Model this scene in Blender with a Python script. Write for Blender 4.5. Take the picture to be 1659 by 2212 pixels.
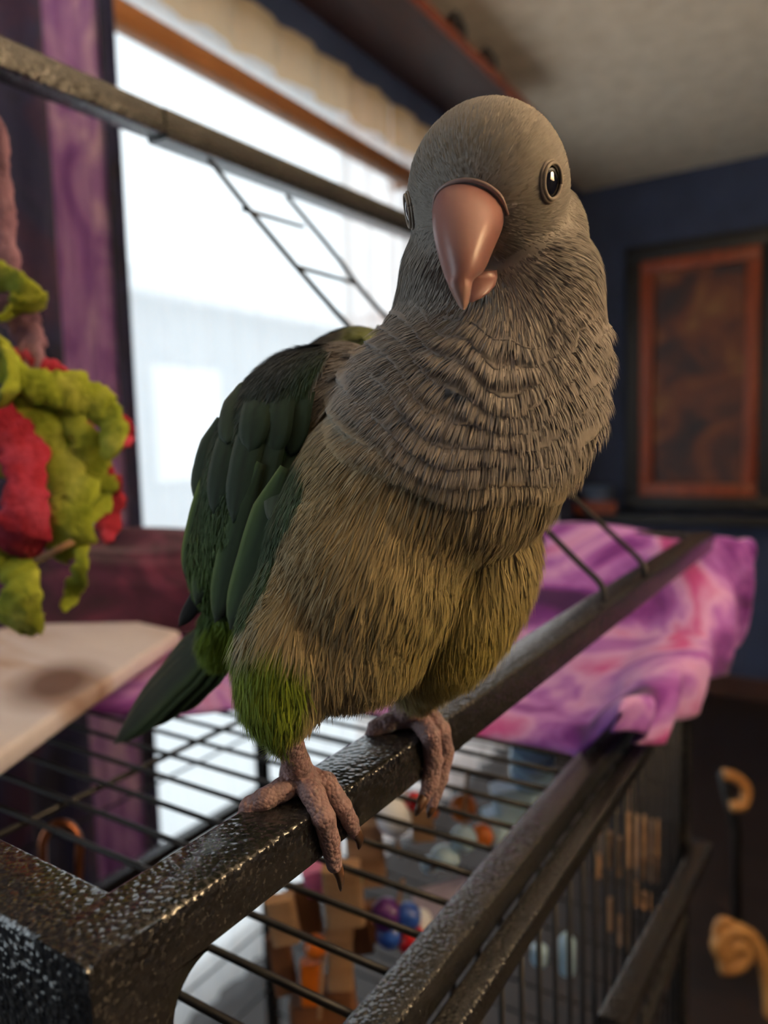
import bpy, bmesh, math, random
import numpy as np
from mathutils import Vector, Matrix
from mathutils.bvhtree import BVHTree
random.seed(7); RNG = np.random.default_rng(11)
for o in list(bpy.data.objects): bpy.data.objects.remove(o)
SC = bpy.context.scene; COL = SC.collection

# ------------------------------------------------------------------ camera
FPX, CX, CY = 1600.0, 829.5, 1106.0          # focal length and centre in pixels of the 1659x2212 frame
CAMZ = 1.25
CAM = np.array([0.0, 0.0, CAMZ])
yaw, pitch, roll = np.radians([32.5, 5.3, 1.5])
FW = np.array([-np.sin(yaw)*np.cos(pitch), np.cos(yaw)*np.cos(pitch), -np.sin(pitch)])
R0 = np.cross(FW, [0, 0, 1.0]); R0 /= np.linalg.norm(R0); U0 = np.cross(R0, FW)
RT = np.cos(roll)*R0 - np.sin(roll)*U0
UP = np.sin(roll)*R0 + np.cos(roll)*U0
cd = bpy.data.cameras.new('camera'); cam = bpy.data.objects.new('camera', cd); COL.objects.link(cam)
m = Matrix.Identity(4)
for i in range(3):
    m[i][0], m[i][1], m[i][2], m[i][3] = RT[i], UP[i], -FW[i], CAM[i]
cam.matrix_world = m
cd.sensor_fit = 'VERTICAL'; cd.sensor_height = 36.0; cd.sensor_width = 27.0
cd.lens = 36.0*FPX/2212.0
cd.clip_start = 0.01; cd.clip_end = 200
cd.dof.use_dof = True; cd.dof.focus_distance = 0.178; cd.dof.aperture_fstop = 9.5
SC.camera = cam

# ------------------------------------------------------------------ light
SC.view_settings.view_transform = 'Standard'; SC.view_settings.look = 'None'
SC.view_settings.gamma = 1.0; SC.view_settings.exposure = 0.6
SC.view_settings.use_curve_mapping = False
W = bpy.data.worlds.new('sky'); SC.world = W; W.use_nodes = True
bg = W.node_tree.nodes['Background']
bg.inputs[0].default_value = (0.86, 0.93, 1.0, 1); bg.inputs[1].default_value = 1.6

def lamp(name, kind, loc, energy, color, size=0.1, rot=None):
    d = bpy.data.lights.new(name, kind); d.energy = energy; d.color = color
    if kind == 'AREA': d.size = size
    else: d.shadow_soft_size = size
    o = bpy.data.objects.new(name, d); COL.objects.link(o); o.location = loc
    if rot: o.rotation_euler = rot
    return o
# daylight portal across the patio door opening
pt = lamp('window_portal', 'AREA', (-1.30, 2.0, 1.12), 1.0, (1, 1, 1), 1.0, (0, math.radians(-90), 0))
pt.data.shape = 'RECTANGLE'; pt.data.size = 2.24; pt.data.size_y = 2.7; pt.data.cycles.is_portal = True

pt2 = lamp('added_window_portal', 'AREA', (-1.30, -0.775, 1.375), 1.0, (1, 1, 1), 1.0, (0, math.radians(-90), 0))  # sky portal of the added window, cool fill on the bird's left side
pt2.data.shape = 'RECTANGLE'; pt2.data.size = 1.55; pt2.data.size_y = 1.35; pt2.data.cycles.is_portal = True

# ------------------------------------------------------------------ helpers
S = 0.75                                     # scale of the cage and the bird (measured against the tube and the bird)
def ray(x, y): return FW + RT*(x-CX)/FPX - UP*(y-CY)/FPX
def at(x, y, d): return CAM + S*ray(x, y)*d          # pixel + depth, in cage units
def atw(x, y, d): return CAM + ray(x, y)*d
def cg(x, y, z): return CAM + S*np.array([x, y, z])  # cage units to world
def onx(x, y, X): r = ray(x, y); return CAM + r*X/r[0]
def ony(x, y, Y): r = ray(x, y); return CAM + r*Y/r[1]
def conx(x, y, X): r = ray(x, y); return CAM + S*r*X/r[0]
def conz(x, y, Z): r = ray(x, y); return CAM + S*r*Z/r[2]

def lin(c):
    return tuple(((v/12.92) if v <= 0.04045 else ((v+0.055)/1.055)**2.4) for v in c)
MATS = {}
def mat(name, color=(0.5, 0.5, 0.5), rough=0.6, metal=0.0, spec=0.5, build=None, **kw):
    if name in MATS: return MATS[name]
    M = bpy.data.materials.new(name); M.use_nodes = True
    nt = M.node_tree; b = nt.nodes['Principled BSDF']
    b.inputs['Base Color'].default_value = (*color, 1); b.inputs['Roughness'].default_value = rough
    b.inputs['Metallic'].default_value = metal; b.inputs['Specular IOR Level'].default_value = spec
    for k, v in kw.items(): b.inputs[k.replace('_', ' ')].default_value = v
    if build: build(nt, b)
    MATS[name] = M
    return M
def N(nt, t, **kw):
    n = nt.nodes.new(t)
    for k, v in kw.items():
        if k in n.inputs: n.inputs[k].default_value = v
        else: setattr(n, k, v)
    return n
def ramp(nt, fac, stops):
    r = nt.nodes.new('ShaderNodeValToRGB'); e = r.color_ramp.elements
    while len(e) < len(stops): e.new(0.5)
    for q, (p, c) in zip(e, stops): q.position = p; q.color = (*c, 1)
    nt.links.new(fac, r.inputs[0]); return r
def coords(nt, scale=(1, 1, 1), kind='Object'):
    t = nt.nodes.new('ShaderNodeTexCoord'); mp = nt.nodes.new('ShaderNodeMapping')
    mp.inputs['Scale'].default_value = scale
    nt.links.new(t.outputs[kind], mp.inputs[0]); return mp.outputs[0]
def noise_col(stops, scale, detail=4, stretch=(1, 1, 1), distortion=0.0, bump=0.0, bscale=None, rough=0.55):
    def f(nt, b):
        c = coords(nt, stretch)
        n = N(nt, 'ShaderNodeTexNoise', Scale=scale, Detail=detail, Distortion=distortion, Roughness=rough)
        nt.links.new(c, n.inputs['Vector'])
        r = ramp(nt, n.outputs[0], stops); nt.links.new(r.outputs[0], b.inputs['Base Color'])
        if bump:
            n2 = N(nt, 'ShaderNodeTexNoise', Scale=bscale or scale*4, Detail=5)
            nt.links.new(c, n2.inputs['Vector'])
            bp = N(nt, 'ShaderNodeBump', Strength=bump, Distance=0.002)
            nt.links.new(n2.outputs[0], bp.inputs['Height']); nt.links.new(bp.outputs[0], b.inputs['Normal'])
    return f

def link(o, parent=None):
    COL.objects.link(o)
    if parent is not None: o.parent = parent
    return o
def tag(o, label=None, cat=None, group=None, kind=None):
    if label: o['label'] = label
    if cat: o['category'] = cat
    if group: o['group'] = group
    if kind: o['kind'] = kind
    return o
def thing(name, label, cat, loc, group=None):
    o = bpy.data.objects.new(name, None); o.empty_display_size = 0.02
    COL.objects.link(o); o.location = tuple(loc)
    return tag(o, label, cat, group)
def wloc(o):
    v = np.zeros(3)
    while o is not None:
        v = v + np.array(o.location); o = o.parent
    return v
def mesh(name, verts, faces, mt, parent=None, smooth=True, col=None, origin=None):
    """one mesh object from world coordinates"""
    verts = np.asarray(verts, float)
    org = wloc(parent) if parent is not None else (np.array(origin) if origin is not None else
          np.array([verts[:, 0].mean(), verts[:, 1].mean(), verts[:, 2].min()]))
    me = bpy.data.meshes.new(name)
    me.from_pydata((verts-org).tolist(), [], [list(map(int, f)) for f in faces])
    if smooth: me.polygons.foreach_set('use_smooth', [True]*len(me.polygons))
    for q in (mt if isinstance(mt, (list, tuple)) else [mt]): me.materials.append(q)
    if col is not None:
        a = me.color_attributes.new('col', 'FLOAT_COLOR', 'POINT')
        c4 = np.ones((len(verts), 4), np.float32); c4[:, :3] = col
        a.data.foreach_set('color', c4.ravel())
    me.update()
    o = bpy.data.objects.new(name, me)
    if parent is None: o.location = tuple(org)
    return link(o, parent)
def unit(v): v = np.asarray(v, float); return v/np.linalg.norm(v)

def rounded_profile(w, h, r, n=3):
    pts = []
    for cx, cy, a0 in ((w/2-r, h/2-r, 0), (-w/2+r, h/2-r, 90), (-w/2+r, -h/2+r, 180), (w/2-r, -h/2+r, 270)):
        for i in range(n+1):
            a = math.radians(a0+90*i/n); pts.append((cx+r*math.cos(a), cy+r*math.sin(a)))
    return pts
def bar(name, p0, p1, w, h, mt, parent=None, r=None, up=(0, 0, 1), segs=1):
    """rounded rectangular bar from p0 to p1 (axis points)"""
    p0, p1 = np.asarray(p0, float), np.asarray(p1, float)
    d = unit(p1-p0); s = unit(np.cross(d, up)); u = np.cross(s, d)
    pr = rounded_profile(w, h, r if r is not None else min(w, h)*0.12)
    n = len(pr); V = []; Fc = []
    for k in range(segs+1):
        c = p0+(p1-p0)*k/segs
        V += [c+s*a+u*b for a, b in pr]
    for k in range(segs):
        for i in range(n):
            j = (i+1) % n; Fc.append((k*n+i, k*n+j, (k+1)*n+j, (k+1)*n+i))
    Fc.append(tuple(range(n))[::-1]); Fc.append(tuple(range(segs*n, segs*n+n)))
    o = mesh(name, V, Fc, mt, parent, smooth=True)
    sharp(o, 40); return o
def sharp(o, deg):
    me = o.data
    try: me.set_sharp_from_angle(angle=math.radians(deg))
    except Exception: pass
def box(name, lo, hi, mt, parent=None, bev=0.0, origin=None):
    lo, hi = np.minimum(lo, hi), np.maximum(lo, hi)
    bm = bmesh.new(); bmesh.ops.create_cube(bm, size=1.0)
    for v in bm.verts: v.co = Vector(((lo+hi)/2+np.array(v.co)*(hi-lo)).tolist())
    if bev: bmesh.ops.bevel(bm, geom=bm.edges[:], offset=bev, segments=2, affect='EDGES', profile=0.5)
    bm.verts.index_update()
    V = [tuple(v.co) for v in bm.verts]; Fc = [[v.index for v in f.verts] for f in bm.faces]; bm.free()
    o = mesh(name, V, Fc, mt, parent, smooth=bool(bev), origin=origin)
    if bev: sharp(o, 50)
    return o
def catmull(pts, n):
    P = np.asarray(pts, float)
    if len(P) == 2: return np.array([P[0]+(P[1]-P[0])*t for t in np.linspace(0, 1, n)])
    Q = np.vstack([2*P[0]-P[1], P, 2*P[-1]-P[-2]]); out = []
    for t in np.linspace(0, len(P)-1, n):
        i = min(int(t), len(P)-2); f = t-i; a, b, c, d = Q[i:i+4]
        out.append(0.5*((2*b)+(c-a)*f+(2*a-5*b+4*c-d)*f*f+(3*b-a-3*c+d)*f**3))
    return np.array(out)
def tube_geo(pts, rad, n=8, flat=1.0, ref=(0, 0, 1), cap=True):
    P = np.asarray(pts, float); rad = np.broadcast_to(np.asarray(rad, float), (len(P),)) if np.ndim(rad) else np.full(len(P), rad)
    T = np.gradient(P, axis=0); T /= np.linalg.norm(T, axis=1)[:, None]+1e-12
    s = np.cross(T[0], ref)
    if np.linalg.norm(s) < 1e-3: s = np.cross(T[0], (1, 0, 0))
    s = unit(s); V = []
    for i in range(len(P)):
        s = unit(s-T[i]*np.dot(s, T[i])); u = np.cross(T[i], s)
        for k in range(n):
            a = 2*math.pi*k/n
            V.append(P[i]+rad[i]*(s*math.cos(a)+u*math.sin(a)*flat))
    Fc = []
    for i in range(len(P)-1):
        for k in range(n):
            j = (k+1) % n; Fc.append((i*n+k, i*n+j, (i+1)*n+j, (i+1)*n+k))
    if cap: Fc.append(tuple(range(n))[::-1]); Fc.append(tuple(range((len(P)-1)*n, len(P)*n)))
    return V, Fc
def tube(name, pts, rad, mt, parent=None, n=8, flat=1.0, ref=(0, 0, 1), smoothn=None):
    if smoothn: 
        k = len(pts); pts = catmull(pts, smoothn)
        if np.ndim(rad): rad = np.interp(np.linspace(0, k-1, smoothn), range(k), rad)
    V, Fc = tube_geo(pts, rad, n, flat, ref)
    return mesh(name, V, Fc, mt, parent)
def lathe(name, base, prof, mt, parent=None, n=24, axis=(0, 0, 1)):
    a = unit(axis); s = unit(np.cross(a, (0.3, 0.9, 0.1))); u = np.cross(a, s); V = []; Fc = []
    for r, z in prof:
        for k in range(n):
            t = 2*math.pi*k/n; V.append(np.asarray(base)+a*z+r*(s*math.cos(t)+u*math.sin(t)))
    for i in range(len(prof)-1):
        for k in range(n):
            j = (k+1) % n; Fc.append((i*n+k, i*n+j, (i+1)*n+j, (i+1)*n+k))
    Fc.append(tuple(range(n))[::-1]); Fc.append(tuple(range((len(prof)-1)*n, len(prof)*n)))
    o = mesh(name, V, Fc, mt, parent); sharp(o, 45); return o
def ball(name, c, r, mt, parent=None, sq=(1, 1, 1), n=16):
    V = []; Fc = []
    for i in range(n+1):
        th = math.pi*i/n
        for k in range(n*2):
            ph = math.pi*k/n
            V.append(np.asarray(c)+r*np.array([sq[0]*math.sin(th)*math.cos(ph), sq[1]*math.sin(th)*math.sin(ph), sq[2]*math.cos(th)]))
    w = n*2
    for i in range(n):
        for k in range(w):
            j = (k+1) % w; Fc.append((i*w+k, i*w+j, (i+1)*w+j, (i+1)*w+k))
    return mesh(name, V, Fc, mt, parent)

# smooth pseudo noise on arrays
def pn(x, y, z=0.0, seed=0.0):
    return (np.sin(1.7*x+2.3*y+1.1*z+seed)+np.sin(-2.1*x+1.3*y+2.7*z+1.9*seed+1.0)
            + np.sin(3.1*x-0.7*y-1.9*z+0.7*seed+2.0)+np.sin(0.9*x+3.7*y-2.2*z+2.3*seed+4.0))/4.0

# ------------------------------------------------------------------ materials
def hammered(nt, b):
    c = coords(nt, kind='Object')
    v = N(nt, 'ShaderNodeTexNoise', Scale=800.0, Detail=3.0, Roughness=0.6); nt.links.new(c, v.inputs['Vector'])
    r = ramp(nt, v.outputs[0], [(0.42, (0.010, 0.010, 0.011)), (0.54, (0.020, 0.019, 0.018)), (0.66, (0.050, 0.046, 0.042))])
    nt.links.new(r.outputs[0], b.inputs['Base Color'])
    w = N(nt, 'ShaderNodeTexVoronoi', Scale=620.0, feature='SMOOTH_F1', Smoothness=0.6); nt.links.new(c, w.inputs['Vector'])
    bp = N(nt, 'ShaderNodeBump', Strength=0.75, Distance=0.0006, invert=True)
    nt.links.new(w.outputs[0], bp.inputs['Height']); nt.links.new(bp.outputs[0], b.inputs['Normal'])
M_iron = mat('hammered_black_iron', (0.03, 0.03, 0.03), 0.2, 0.0, 0.65, hammered, Coat_Weight=0.35, Coat_Roughness=0.12)
M_wire = mat('black_wire', (0.009, 0.009, 0.010), 0.42, 0.0, 0.35)
M_ceil = mat('ceiling_plaster', (0.6, 0.55, 0.48), 0.95, build=noise_col([(0.3, lin((.80, .75, .67))), (0.7, lin((.88, .83, .75)))], 14, 6, bump=0.35, bscale=90))
M_blue = mat('navy_wall_paint', lin((.16, .21, .33)), 0.75, build=noise_col([(0.3, lin((.145, .195, .31))), (0.7, lin((.185, .235, .36)))], 6, 3, bump=0.1, bscale=160))
M_floor = mat('dark_floor_boards', lin((.2, .13, .09)), 0.45, build=noise_col([(0.3, lin((.085, .055, .045))), (0.7, lin((.15, .10, .075)))], 8, 4, (1, 8, 1)))
M_shelfw = mat('dark_cherry_wood', lin((.3, .16, .11)), 0.5, build=noise_col([(0.3, lin((.19, .105, .085))), (0.7, lin((.28, .155, .115)))], 6, 4, (12, 1, 12)))
M_redwood = mat('red_brown_wood', lin((.5, .22, .11)), 0.42, build=noise_col([(0.3, lin((.44, .18, .09))), (0.7, lin((.58, .27, .14)))], 5, 4, (10, 10, 1)))
M_rod = mat('orange_pine_rod', lin((.62, .37, .19)), 0.4, build=noise_col([(0.3, lin((.56, .36, .20))), (0.7, lin((.68, .46, .28)))], 5, 4, (14, 1, 14)))
M_black = mat('black_lacquer', (0.008, 0.007, 0.007), 0.5)
M_white = mat('white_vinyl', (0.75, 0.76, 0.77), 0.4)

# ------------------------------------------------------------------ room
WX, PY, ZC = -1.20, 3.80, CAMZ+1.23          # window wall, picture wall, ceiling
def struct(o): o['kind'] = 'structure'; return o
DY0, DY1, DZ1 = 0.72, 3.28, CAMZ+0.965        # patio door opening
struct(box('floor', (-1.35, -1.6, -0.05), (2.4, PY+0.12, 0), M_floor))
struct(box('ceiling', (-1.35, -1.6, ZC), (2.4, PY+0.12, ZC+0.08), M_ceil))
struct(box('wall_far', (-1.35, PY, 0), (2.4, PY+0.12, ZC), M_blue))
struct(box('wall_right', (2.28, -1.6, 0), (2.4, PY, ZC), M_blue))
struct(box('wall_near', (-1.35, -1.72, 0), (2.4, -1.6, ZC), M_blue))
wl = bpy.data.objects.new('wall_left', None); COL.objects.link(wl); wl.location = (WX, 0, 0); struct(wl)
W2 = (-1.45, -0.10, 0.60, 2.15)                # unseen window added behind the camera for cool daylight from the left
box('wall_panel', (WX-0.15, -1.6, 0), (WX, W2[0], ZC), M_blue, wl)
box('wall_panel', (WX-0.15, W2[1], 0), (WX, DY0, ZC), M_blue, wl)
box('wall_panel', (WX-0.15, W2[0], 0), (WX, W2[1], W2[2]), M_blue, wl)
box('wall_panel', (WX-0.15, W2[0], W2[3]), (WX, W2[1], ZC), M_blue, wl)
box('wall_panel', (WX-0.15, DY1, 0), (WX, PY, ZC), M_blue, wl)
box('wall_panel', (WX-0.15, DY0, DZ1), (WX, DY1, ZC), M_blue, wl)
struct(box('baseboard_far', (WX, PY-0.015, 0), (2.28, PY, 0.1), M_shelfw))

# patio door: frame, mullion and panes
M_glass = mat('window_glass', (1, 1, 1), 0.02)
nt = M_glass.node_tree; nt.nodes.clear()
out = nt.nodes.new('ShaderNodeOutputMaterial'); tr = N(nt, 'ShaderNodeBsdfTransparent', Color=(0.95, 0.97, 0.97, 1))
gl = N(nt, 'ShaderNodeBsdfGlossy', Roughness=0.02); mx = N(nt, 'ShaderNodeMixShader', Fac=0.05)
nt.links.new(tr.outputs[0], mx.inputs[1]); nt.links.new(gl.outputs[0], mx.inputs[2]); nt.links.new(mx.outputs[0], out.inputs[0])
wd = bpy.data.objects.new('window_1', None); COL.objects.link(wd); wd.location = (WX-0.1, (DY0+DY1)/2, 0); struct(wd)
fx0, fx1 = WX-0.12, WX-0.06
box('frame_jamb', (fx0, DY0, 0), (fx1, DY0+0.05, DZ1), M_white, wd, 0.004)
box('frame_jamb', (fx0, DY1-0.05, 0), (fx1, DY1, DZ1), M_white, wd, 0.004)
box('frame_head', (fx0, DY0+0.05, DZ1-0.05), (fx1, DY1-0.05, DZ1), M_white, wd, 0.004)
box('frame_sill', (fx0, DY0+0.05, 0), (fx1, DY1-0.05, 0.05), M_white, wd, 0.004)
ym = (DY0+DY1)/2+0.25
box('meeting_stile', (fx0, ym-0.03, 0.05), (fx1, ym+0.03, DZ1-0.05), M_white, wd, 0.004)
box('pane', (WX-0.095, DY0+0.05, 0.05), (WX-0.09, ym-0.03, DZ1-0.05), M_glass, wd)
box('pane', (WX-0.095, ym+0.03, 0.05), (WX-0.09, DY1-0.05, DZ1-0.05), M_glass, wd)

w2 = bpy.data.objects.new('added_window', None); COL.objects.link(w2); w2.location = (WX-0.1, -0.75, 0.8); struct(w2)
for lo, hi in (((fx0, W2[0], W2[2]), (fx1, W2[0]+.05, W2[3])), ((fx0, W2[1]-.05, W2[2]), (fx1, W2[1], W2[3])), ((fx0, W2[0]+.05, W2[2]), (fx1, W2[1]-.05, W2[2]+.05)), ((fx0, W2[0]+.05, W2[3]-.05), (fx1, W2[1]-.05, W2[3]))):
    box('frame_rail', lo, hi, M_white, w2, 0.004)
box('pane', (WX-0.095, W2[0]+.05, W2[2]+.05), (WX-0.09, W2[1]-.05, W2[3]-.05), M_glass, w2)
# outside: ground, neighbour house
M_siding = mat('grey_siding', lin((.72, .74, .76)), 0.8, build=noise_col([(0.3, lin((.70, .72, .74))), (0.7, lin((.78, .79, .80)))], 2, 2, (1, 1, 14)))
M_ground = mat('pale_patio_concrete', lin((.80, .80, .79)), 0.9, build=noise_col([(0.3, lin((.88, .89, .90))), (0.7, lin((.94, .95, .95)))], 1.5, 4))
M_trimw = mat('white_trim', (0.85, 0.85, 0.86), 0.6)
M_brickp = mat('pink_stucco', lin((.80, .66, .60)), 0.9, build=noise_col([(0.3, lin((.76, .61, .55))), (0.7, lin((.85, .72, .67)))], 3, 3))
M_roofs = mat('grey_roof', lin((.55, .57, .6)), 0.9)
struct(box('ground_outside', (-30, -12, -0.12), (WX-0.15, 40, -0.02), M_ground))
hs = thing('neighbour_house', 'pale grey sided house with white window seen through the patio door', 'house', (-6.0, 6.0, -0.02))
box('wall', (-9, 3.0, -0.02), (-6, 8.9, 2.75), M_siding, hs)
box('eave', (-9.2, 2.6, 2.75), (-5.7, 9.2, 2.95), M_trimw, hs)
V = [(-9.2, 2.6, 2.95), (-9.2, 9.2, 2.95), (-5.7, 9.2, 2.95), (-5.7, 2.6, 2.95), (-7.5, 2.6, 3.5), (-7.5, 9.2, 3.5)]
mesh('roof', V, [(3, 2, 5, 4), (0, 4, 5, 1), (0, 3, 4), (1, 5, 2), (0, 1, 2, 3)], M_roofs, hs, smooth=False)
for y0 in (5.1, 7.4):
    wf = box('window', (-6.0, y0, 0.9), (-5.95, y0+0.95, 2.1), M_trimw, hs)
    box('pane', (-5.95, y0+0.08, 0.98), (-5.94, y0+0.87, 2.02), mat('bright_pane', (0.9, 0.93, 0.95), 0.05, 0.9), wf)
tag(box('garden_wall', (-6.5, 9.6, -0.02), (-3.2, 9.9, 3.2), M_brickp), 'pink stucco garden wall beyond the patio door', 'wall')

# curtain rod, sheers, tie-dye curtain
RODX, RODZ = WX+0.08, CAMZ+0.765
rod = thing('curtain_rod', 'orange pine curtain rod across the bright window', 'curtain rod', (RODX, 1.4, RODZ))
tube('pole', [(RODX, -0.3, RODZ), (RODX, 2.05, RODZ)], 0.027, M_rod, rod, n=20)
lathe('finial', (RODX, 2.05, RODZ), [(0.021, 0), (0.024, 0.005), (0.018, 0.012), (0.03, 0.03), (0.034, 0.045), (0.026, 0.065), (0.008, 0.078)], M_rod, rod, 20, (0, 1, 0))
for yy in (0.3, 1.96):
    bar('bracket', (WX, yy, RODZ), (RODX, yy, RODZ), 0.02, 0.03, M_rod, rod)
rg = [(RODX+0.0, 1.985+0.052*math.sin(a), RODZ-0.032-0.052*math.cos(a)) for a in np.linspace(0, 2*math.pi, 33)]
tag(tube('curtain_ring', rg, 0.004, mat('pale_ring', lin((.55, .5, .48)), 0.4), None, n=8), 'thin pale ring hanging below the end of the curtain rod', 'ring')

def sheer_shader(name, tint, trans):
    M = bpy.data.materials.new(name); M.use_nodes = True; nt = M.node_tree; nt.nodes.clear()
    out = nt.nodes.new('ShaderNodeOutputMaterial')
    tl = N(nt, 'ShaderNodeBsdfTranslucent', Color=(*tint, 1)); df = N(nt, 'ShaderNodeBsdfDiffuse', Color=(*tint, 1))
    tr = N(nt, 'ShaderNodeBsdfTransparent', Color=(1, 1, 1, 1))
    m1 = N(nt, 'ShaderNodeMixShader', Fac=0.35); m2 = N(nt, 'ShaderNodeMixShader', Fac=trans)
    nt.links.new(tl.outputs[0], m1.inputs[1]); nt.links.new(df.outputs[0], m1.inputs[2])
    nt.links.new(m1.outputs[0], m2.inputs[1]); nt.links.new(tr.outputs[0], m2.inputs[2])
    nt.links.new(m2.outputs[0], out.inputs[0]); return M
M_sheer = sheer_shader('white_sheer', (0.92, 0.93, 0.93), 0.42)
M_sheer2 = sheer_shader('blush_sheer', (0.93, 0.84, 0.80), 0.3)
M_tan = sheer_shader('tan_header_cloth', lin((.82, .70, .53)), 0.2)
M_tan0 = mat('tan_header_cloth_plain', lin((.70, .58, .42)), 0.9, build=noise_col([(0.3, lin((.52, .38, .24))), (0.7, lin((.80, .70, .54)))], 9, 4, (1, 1, 1)))
def curtain(name, y0, y1, z0, z1, x, amp, nf, mt, label, ny=160, nz=24, seed=0, cat='curtain', sway=0.0, group=None):
    Y = np.linspace(y0, y1, ny); Z = np.linspace(z0, z1, nz)
    V = []
    for z in Z:
        g = (z1-z)/(z1-z0)
        for y in Y:
            t = (y-y0)/(y1-y0)
            xx = x+amp*(math.sin(2*math.pi*nf*t+0.5*math.sin(7*t+seed)+seed)+0.35*math.sin(2*math.pi*nf*2.3*t+seed*2+0.8*g))*(0.75+0.35*g)
            V.append((xx, y+sway*math.sin(3*g+seed)*g, z))
    Fc = [(j*ny+i, j*ny+i+1, (j+1)*ny+i+1, (j+1)*ny+i) for j in range(nz-1) for i in range(ny-1)]
    return tag(mesh(name, V, Fc, mt), label, cat, group)
SHX = WX+0.02
curtain('sheer_curtain', DY0-0.02, 1.72, 0.02, DZ1+0.005, SHX, 0.006, 11, M_sheer, 'white sheer curtain over the bright patio door', seed=1)
curtain('sheer_curtain', 1.66, DY1+0.02, 0.02, DZ1+0.005, SHX+0.005, 0.022, 13, M_sheer2, 'blush sheer curtain in deeper folds beyond the rod ring', seed=2)
curtain('valance', DY0, 2.2, DZ1-0.11, DZ1+0.01, SHX+0.03, 0.009, 9, M_tan, 'tan gathered valance under the wall shelf', seed=3, nz=10, cat='valance')

def tiedye(name, stops, scale, seed=0.0, rough=0.9, dist=1.2, stretch=(1, 1, 1)):
    def f(nt, b):
        c = coords(nt, stretch)
        mp = nt.nodes.new('ShaderNodeMapping'); mp.inputs['Location'].default_value = (seed, seed*0.7, seed*0.3); nt.links.new(c, mp.inputs[0])
        n = N(nt, 'ShaderNodeTexNoise', Scale=scale, Detail=5.0, Distortion=dist, Roughness=0.55); nt.links.new(mp.outputs[0], n.inputs['Vector'])
        r = ramp(nt, n.outputs[0], stops); nt.links.new(r.outputs[0], b.inputs['Base Color'])
        n2 = N(nt, 'ShaderNodeTexNoise', Scale=scale*30, Detail=2.0); nt.links.new(c, n2.inputs['Vector'])
        bp = N(nt, 'ShaderNodeBump', Strength=0.25, Distance=0.001); nt.links.new(n2.outputs[0], bp.inputs['Height']); nt.links.new(bp.outputs[0], b.inputs['Normal'])
    return mat(name, (0.4, 0.1, 0.5), rough, build=f, Sheen_Weight=0.1)
M_tdc = tiedye('violet_tie_dye', [(0.30, lin((.36, .19, .48))), (0.42, lin((.48, .32, .60))), (0.52, lin((.58, .44, .68))), (0.66, lin((.72, .62, .76)))], 7.0, stretch=(1, 1.6, 0.7))
M_nvc = tiedye('navy_plum_tie_dye', [(0.3, lin((.10, .09, .16))), (0.5, lin((.15, .17, .32))), (0.7, lin((.28, .16, .26)))], 5.0, 3.0)
yL = float(onx(262, 600, RODX)[1])
# tie-dye curtain gathers: navy fold, violet panel, narrow navy edge
yv0, yv1, ye = (float(onx(q, 700, RODX+0.045)[1]) for q in (118, 248, 276))
tdc = thing('tie_dye_curtain', 'tie-dye curtain in navy and violet gathered beside the bright window', 'curtain', (RODX, yv0, 0.02))
def cpanel(name, y0, y1, mt, xo, amp, nf, seed, parent, z1=DZ1+0.02):
    o = curtain(name, y0, y1, 0.02, z1, RODX+xo, amp, nf, mt, None, 80, 30, seed)
    for k in ('category', 'label'): 
        if k in o: del o[k]
    loc = np.array(o.location)-wloc(parent); o.parent = parent; o.location = tuple(loc)
    return o
cpanel('violet_panel', yv0, yv1, M_tdc, 0.045, 0.010, 2.0, 0.6, tdc)
cpanel('navy_edge', yv1-.008, ye, M_nvc, 0.052, 0.006, 1.0, 1.2, tdc)
cpanel('navy_panel', 0.02, yv0+0.006, M_nvc, 0.05, 0.014, 7.0, 2.2, tdc)

# wall shelf over the window with small ornaments
shz = CAMZ+1.095; sx1 = WX+0.235; sy1 = 2.62
sh = thing('wall_shelf', 'dark cherry wood shelf high above the window', 'shelf', (WX, 1.6, shz))
box('board', (WX, 0.2, shz), (sx1, sy1, shz+0.022), M_shelfw, sh, 0.003)
box('front_edge', (sx1, 0.2, shz-0.004), (sx1+0.012, sy1, shz+0.026), M_redwood, sh, 0.003)
M_dark = mat('dark_glaze', (0.02, 0.02, 0.022), 0.35)
for k, (yy, hh, rr) in enumerate(((2.02, 0.10, 0.033), (2.22, 0.085, 0.038))):
    t = thing('ornament', ['small black pot with a lid on the high shelf', 'squat black bowl-shaped pot on the high shelf end'][k], 'pot', (sx1-0.035, yy, shz+0.022))
    p = lathe('pot', (sx1-0.035, yy, shz+0.022), [(rr*.6, 0), (rr, hh*.35), (rr*.9, hh*.65), (rr*.5, hh*.8), (rr*.6, hh*.86)], M_dark, t)
    lathe('lid', (sx1-0.035, yy, shz+0.022+hh*.86), [(rr*.62, 0), (rr*.45, hh*.1), (rr*.12, hh*.14), (rr*.16, hh*.2), (rr*.05, hh*.24)], M_dark, t)

# framed picture and ledge on the far wall
px0, px1 = ony(1386, 800, PY)[0], ony(1642, 800, PY)[0]
pz0, pz1 = ony(1500, 1072, PY)[2], ony(1500, 552, PY)[2]
pc = thing('framed_picture', 'tall dark picture in a red-brown wood frame with black surround', 'picture', ((px0+px1)/2, PY, pz0))
bw, fw = 0.075, 0.062
def frame(nm, x0, x1, z0, z1, w, d0, d1, mt):
    box(nm, (x0, PY-d1, z1-w), (x1, PY-d0, z1), mt, pc, 0.006); box(nm, (x0, PY-d1, z0), (x1, PY-d0, z0+w), mt, pc, 0.006)
    box(nm, (x0, PY-d1, z0+w), (x0+w, PY-d0, z1-w), mt, pc, 0.006); box(nm, (x1-w, PY-d1, z0+w), (x1, PY-d0, z1-w), mt, pc, 0.006)
frame('black_surround', px0-bw, px1+bw, pz0-bw*.9, pz1+bw, bw, 0.0, 0.03, M_black)
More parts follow.
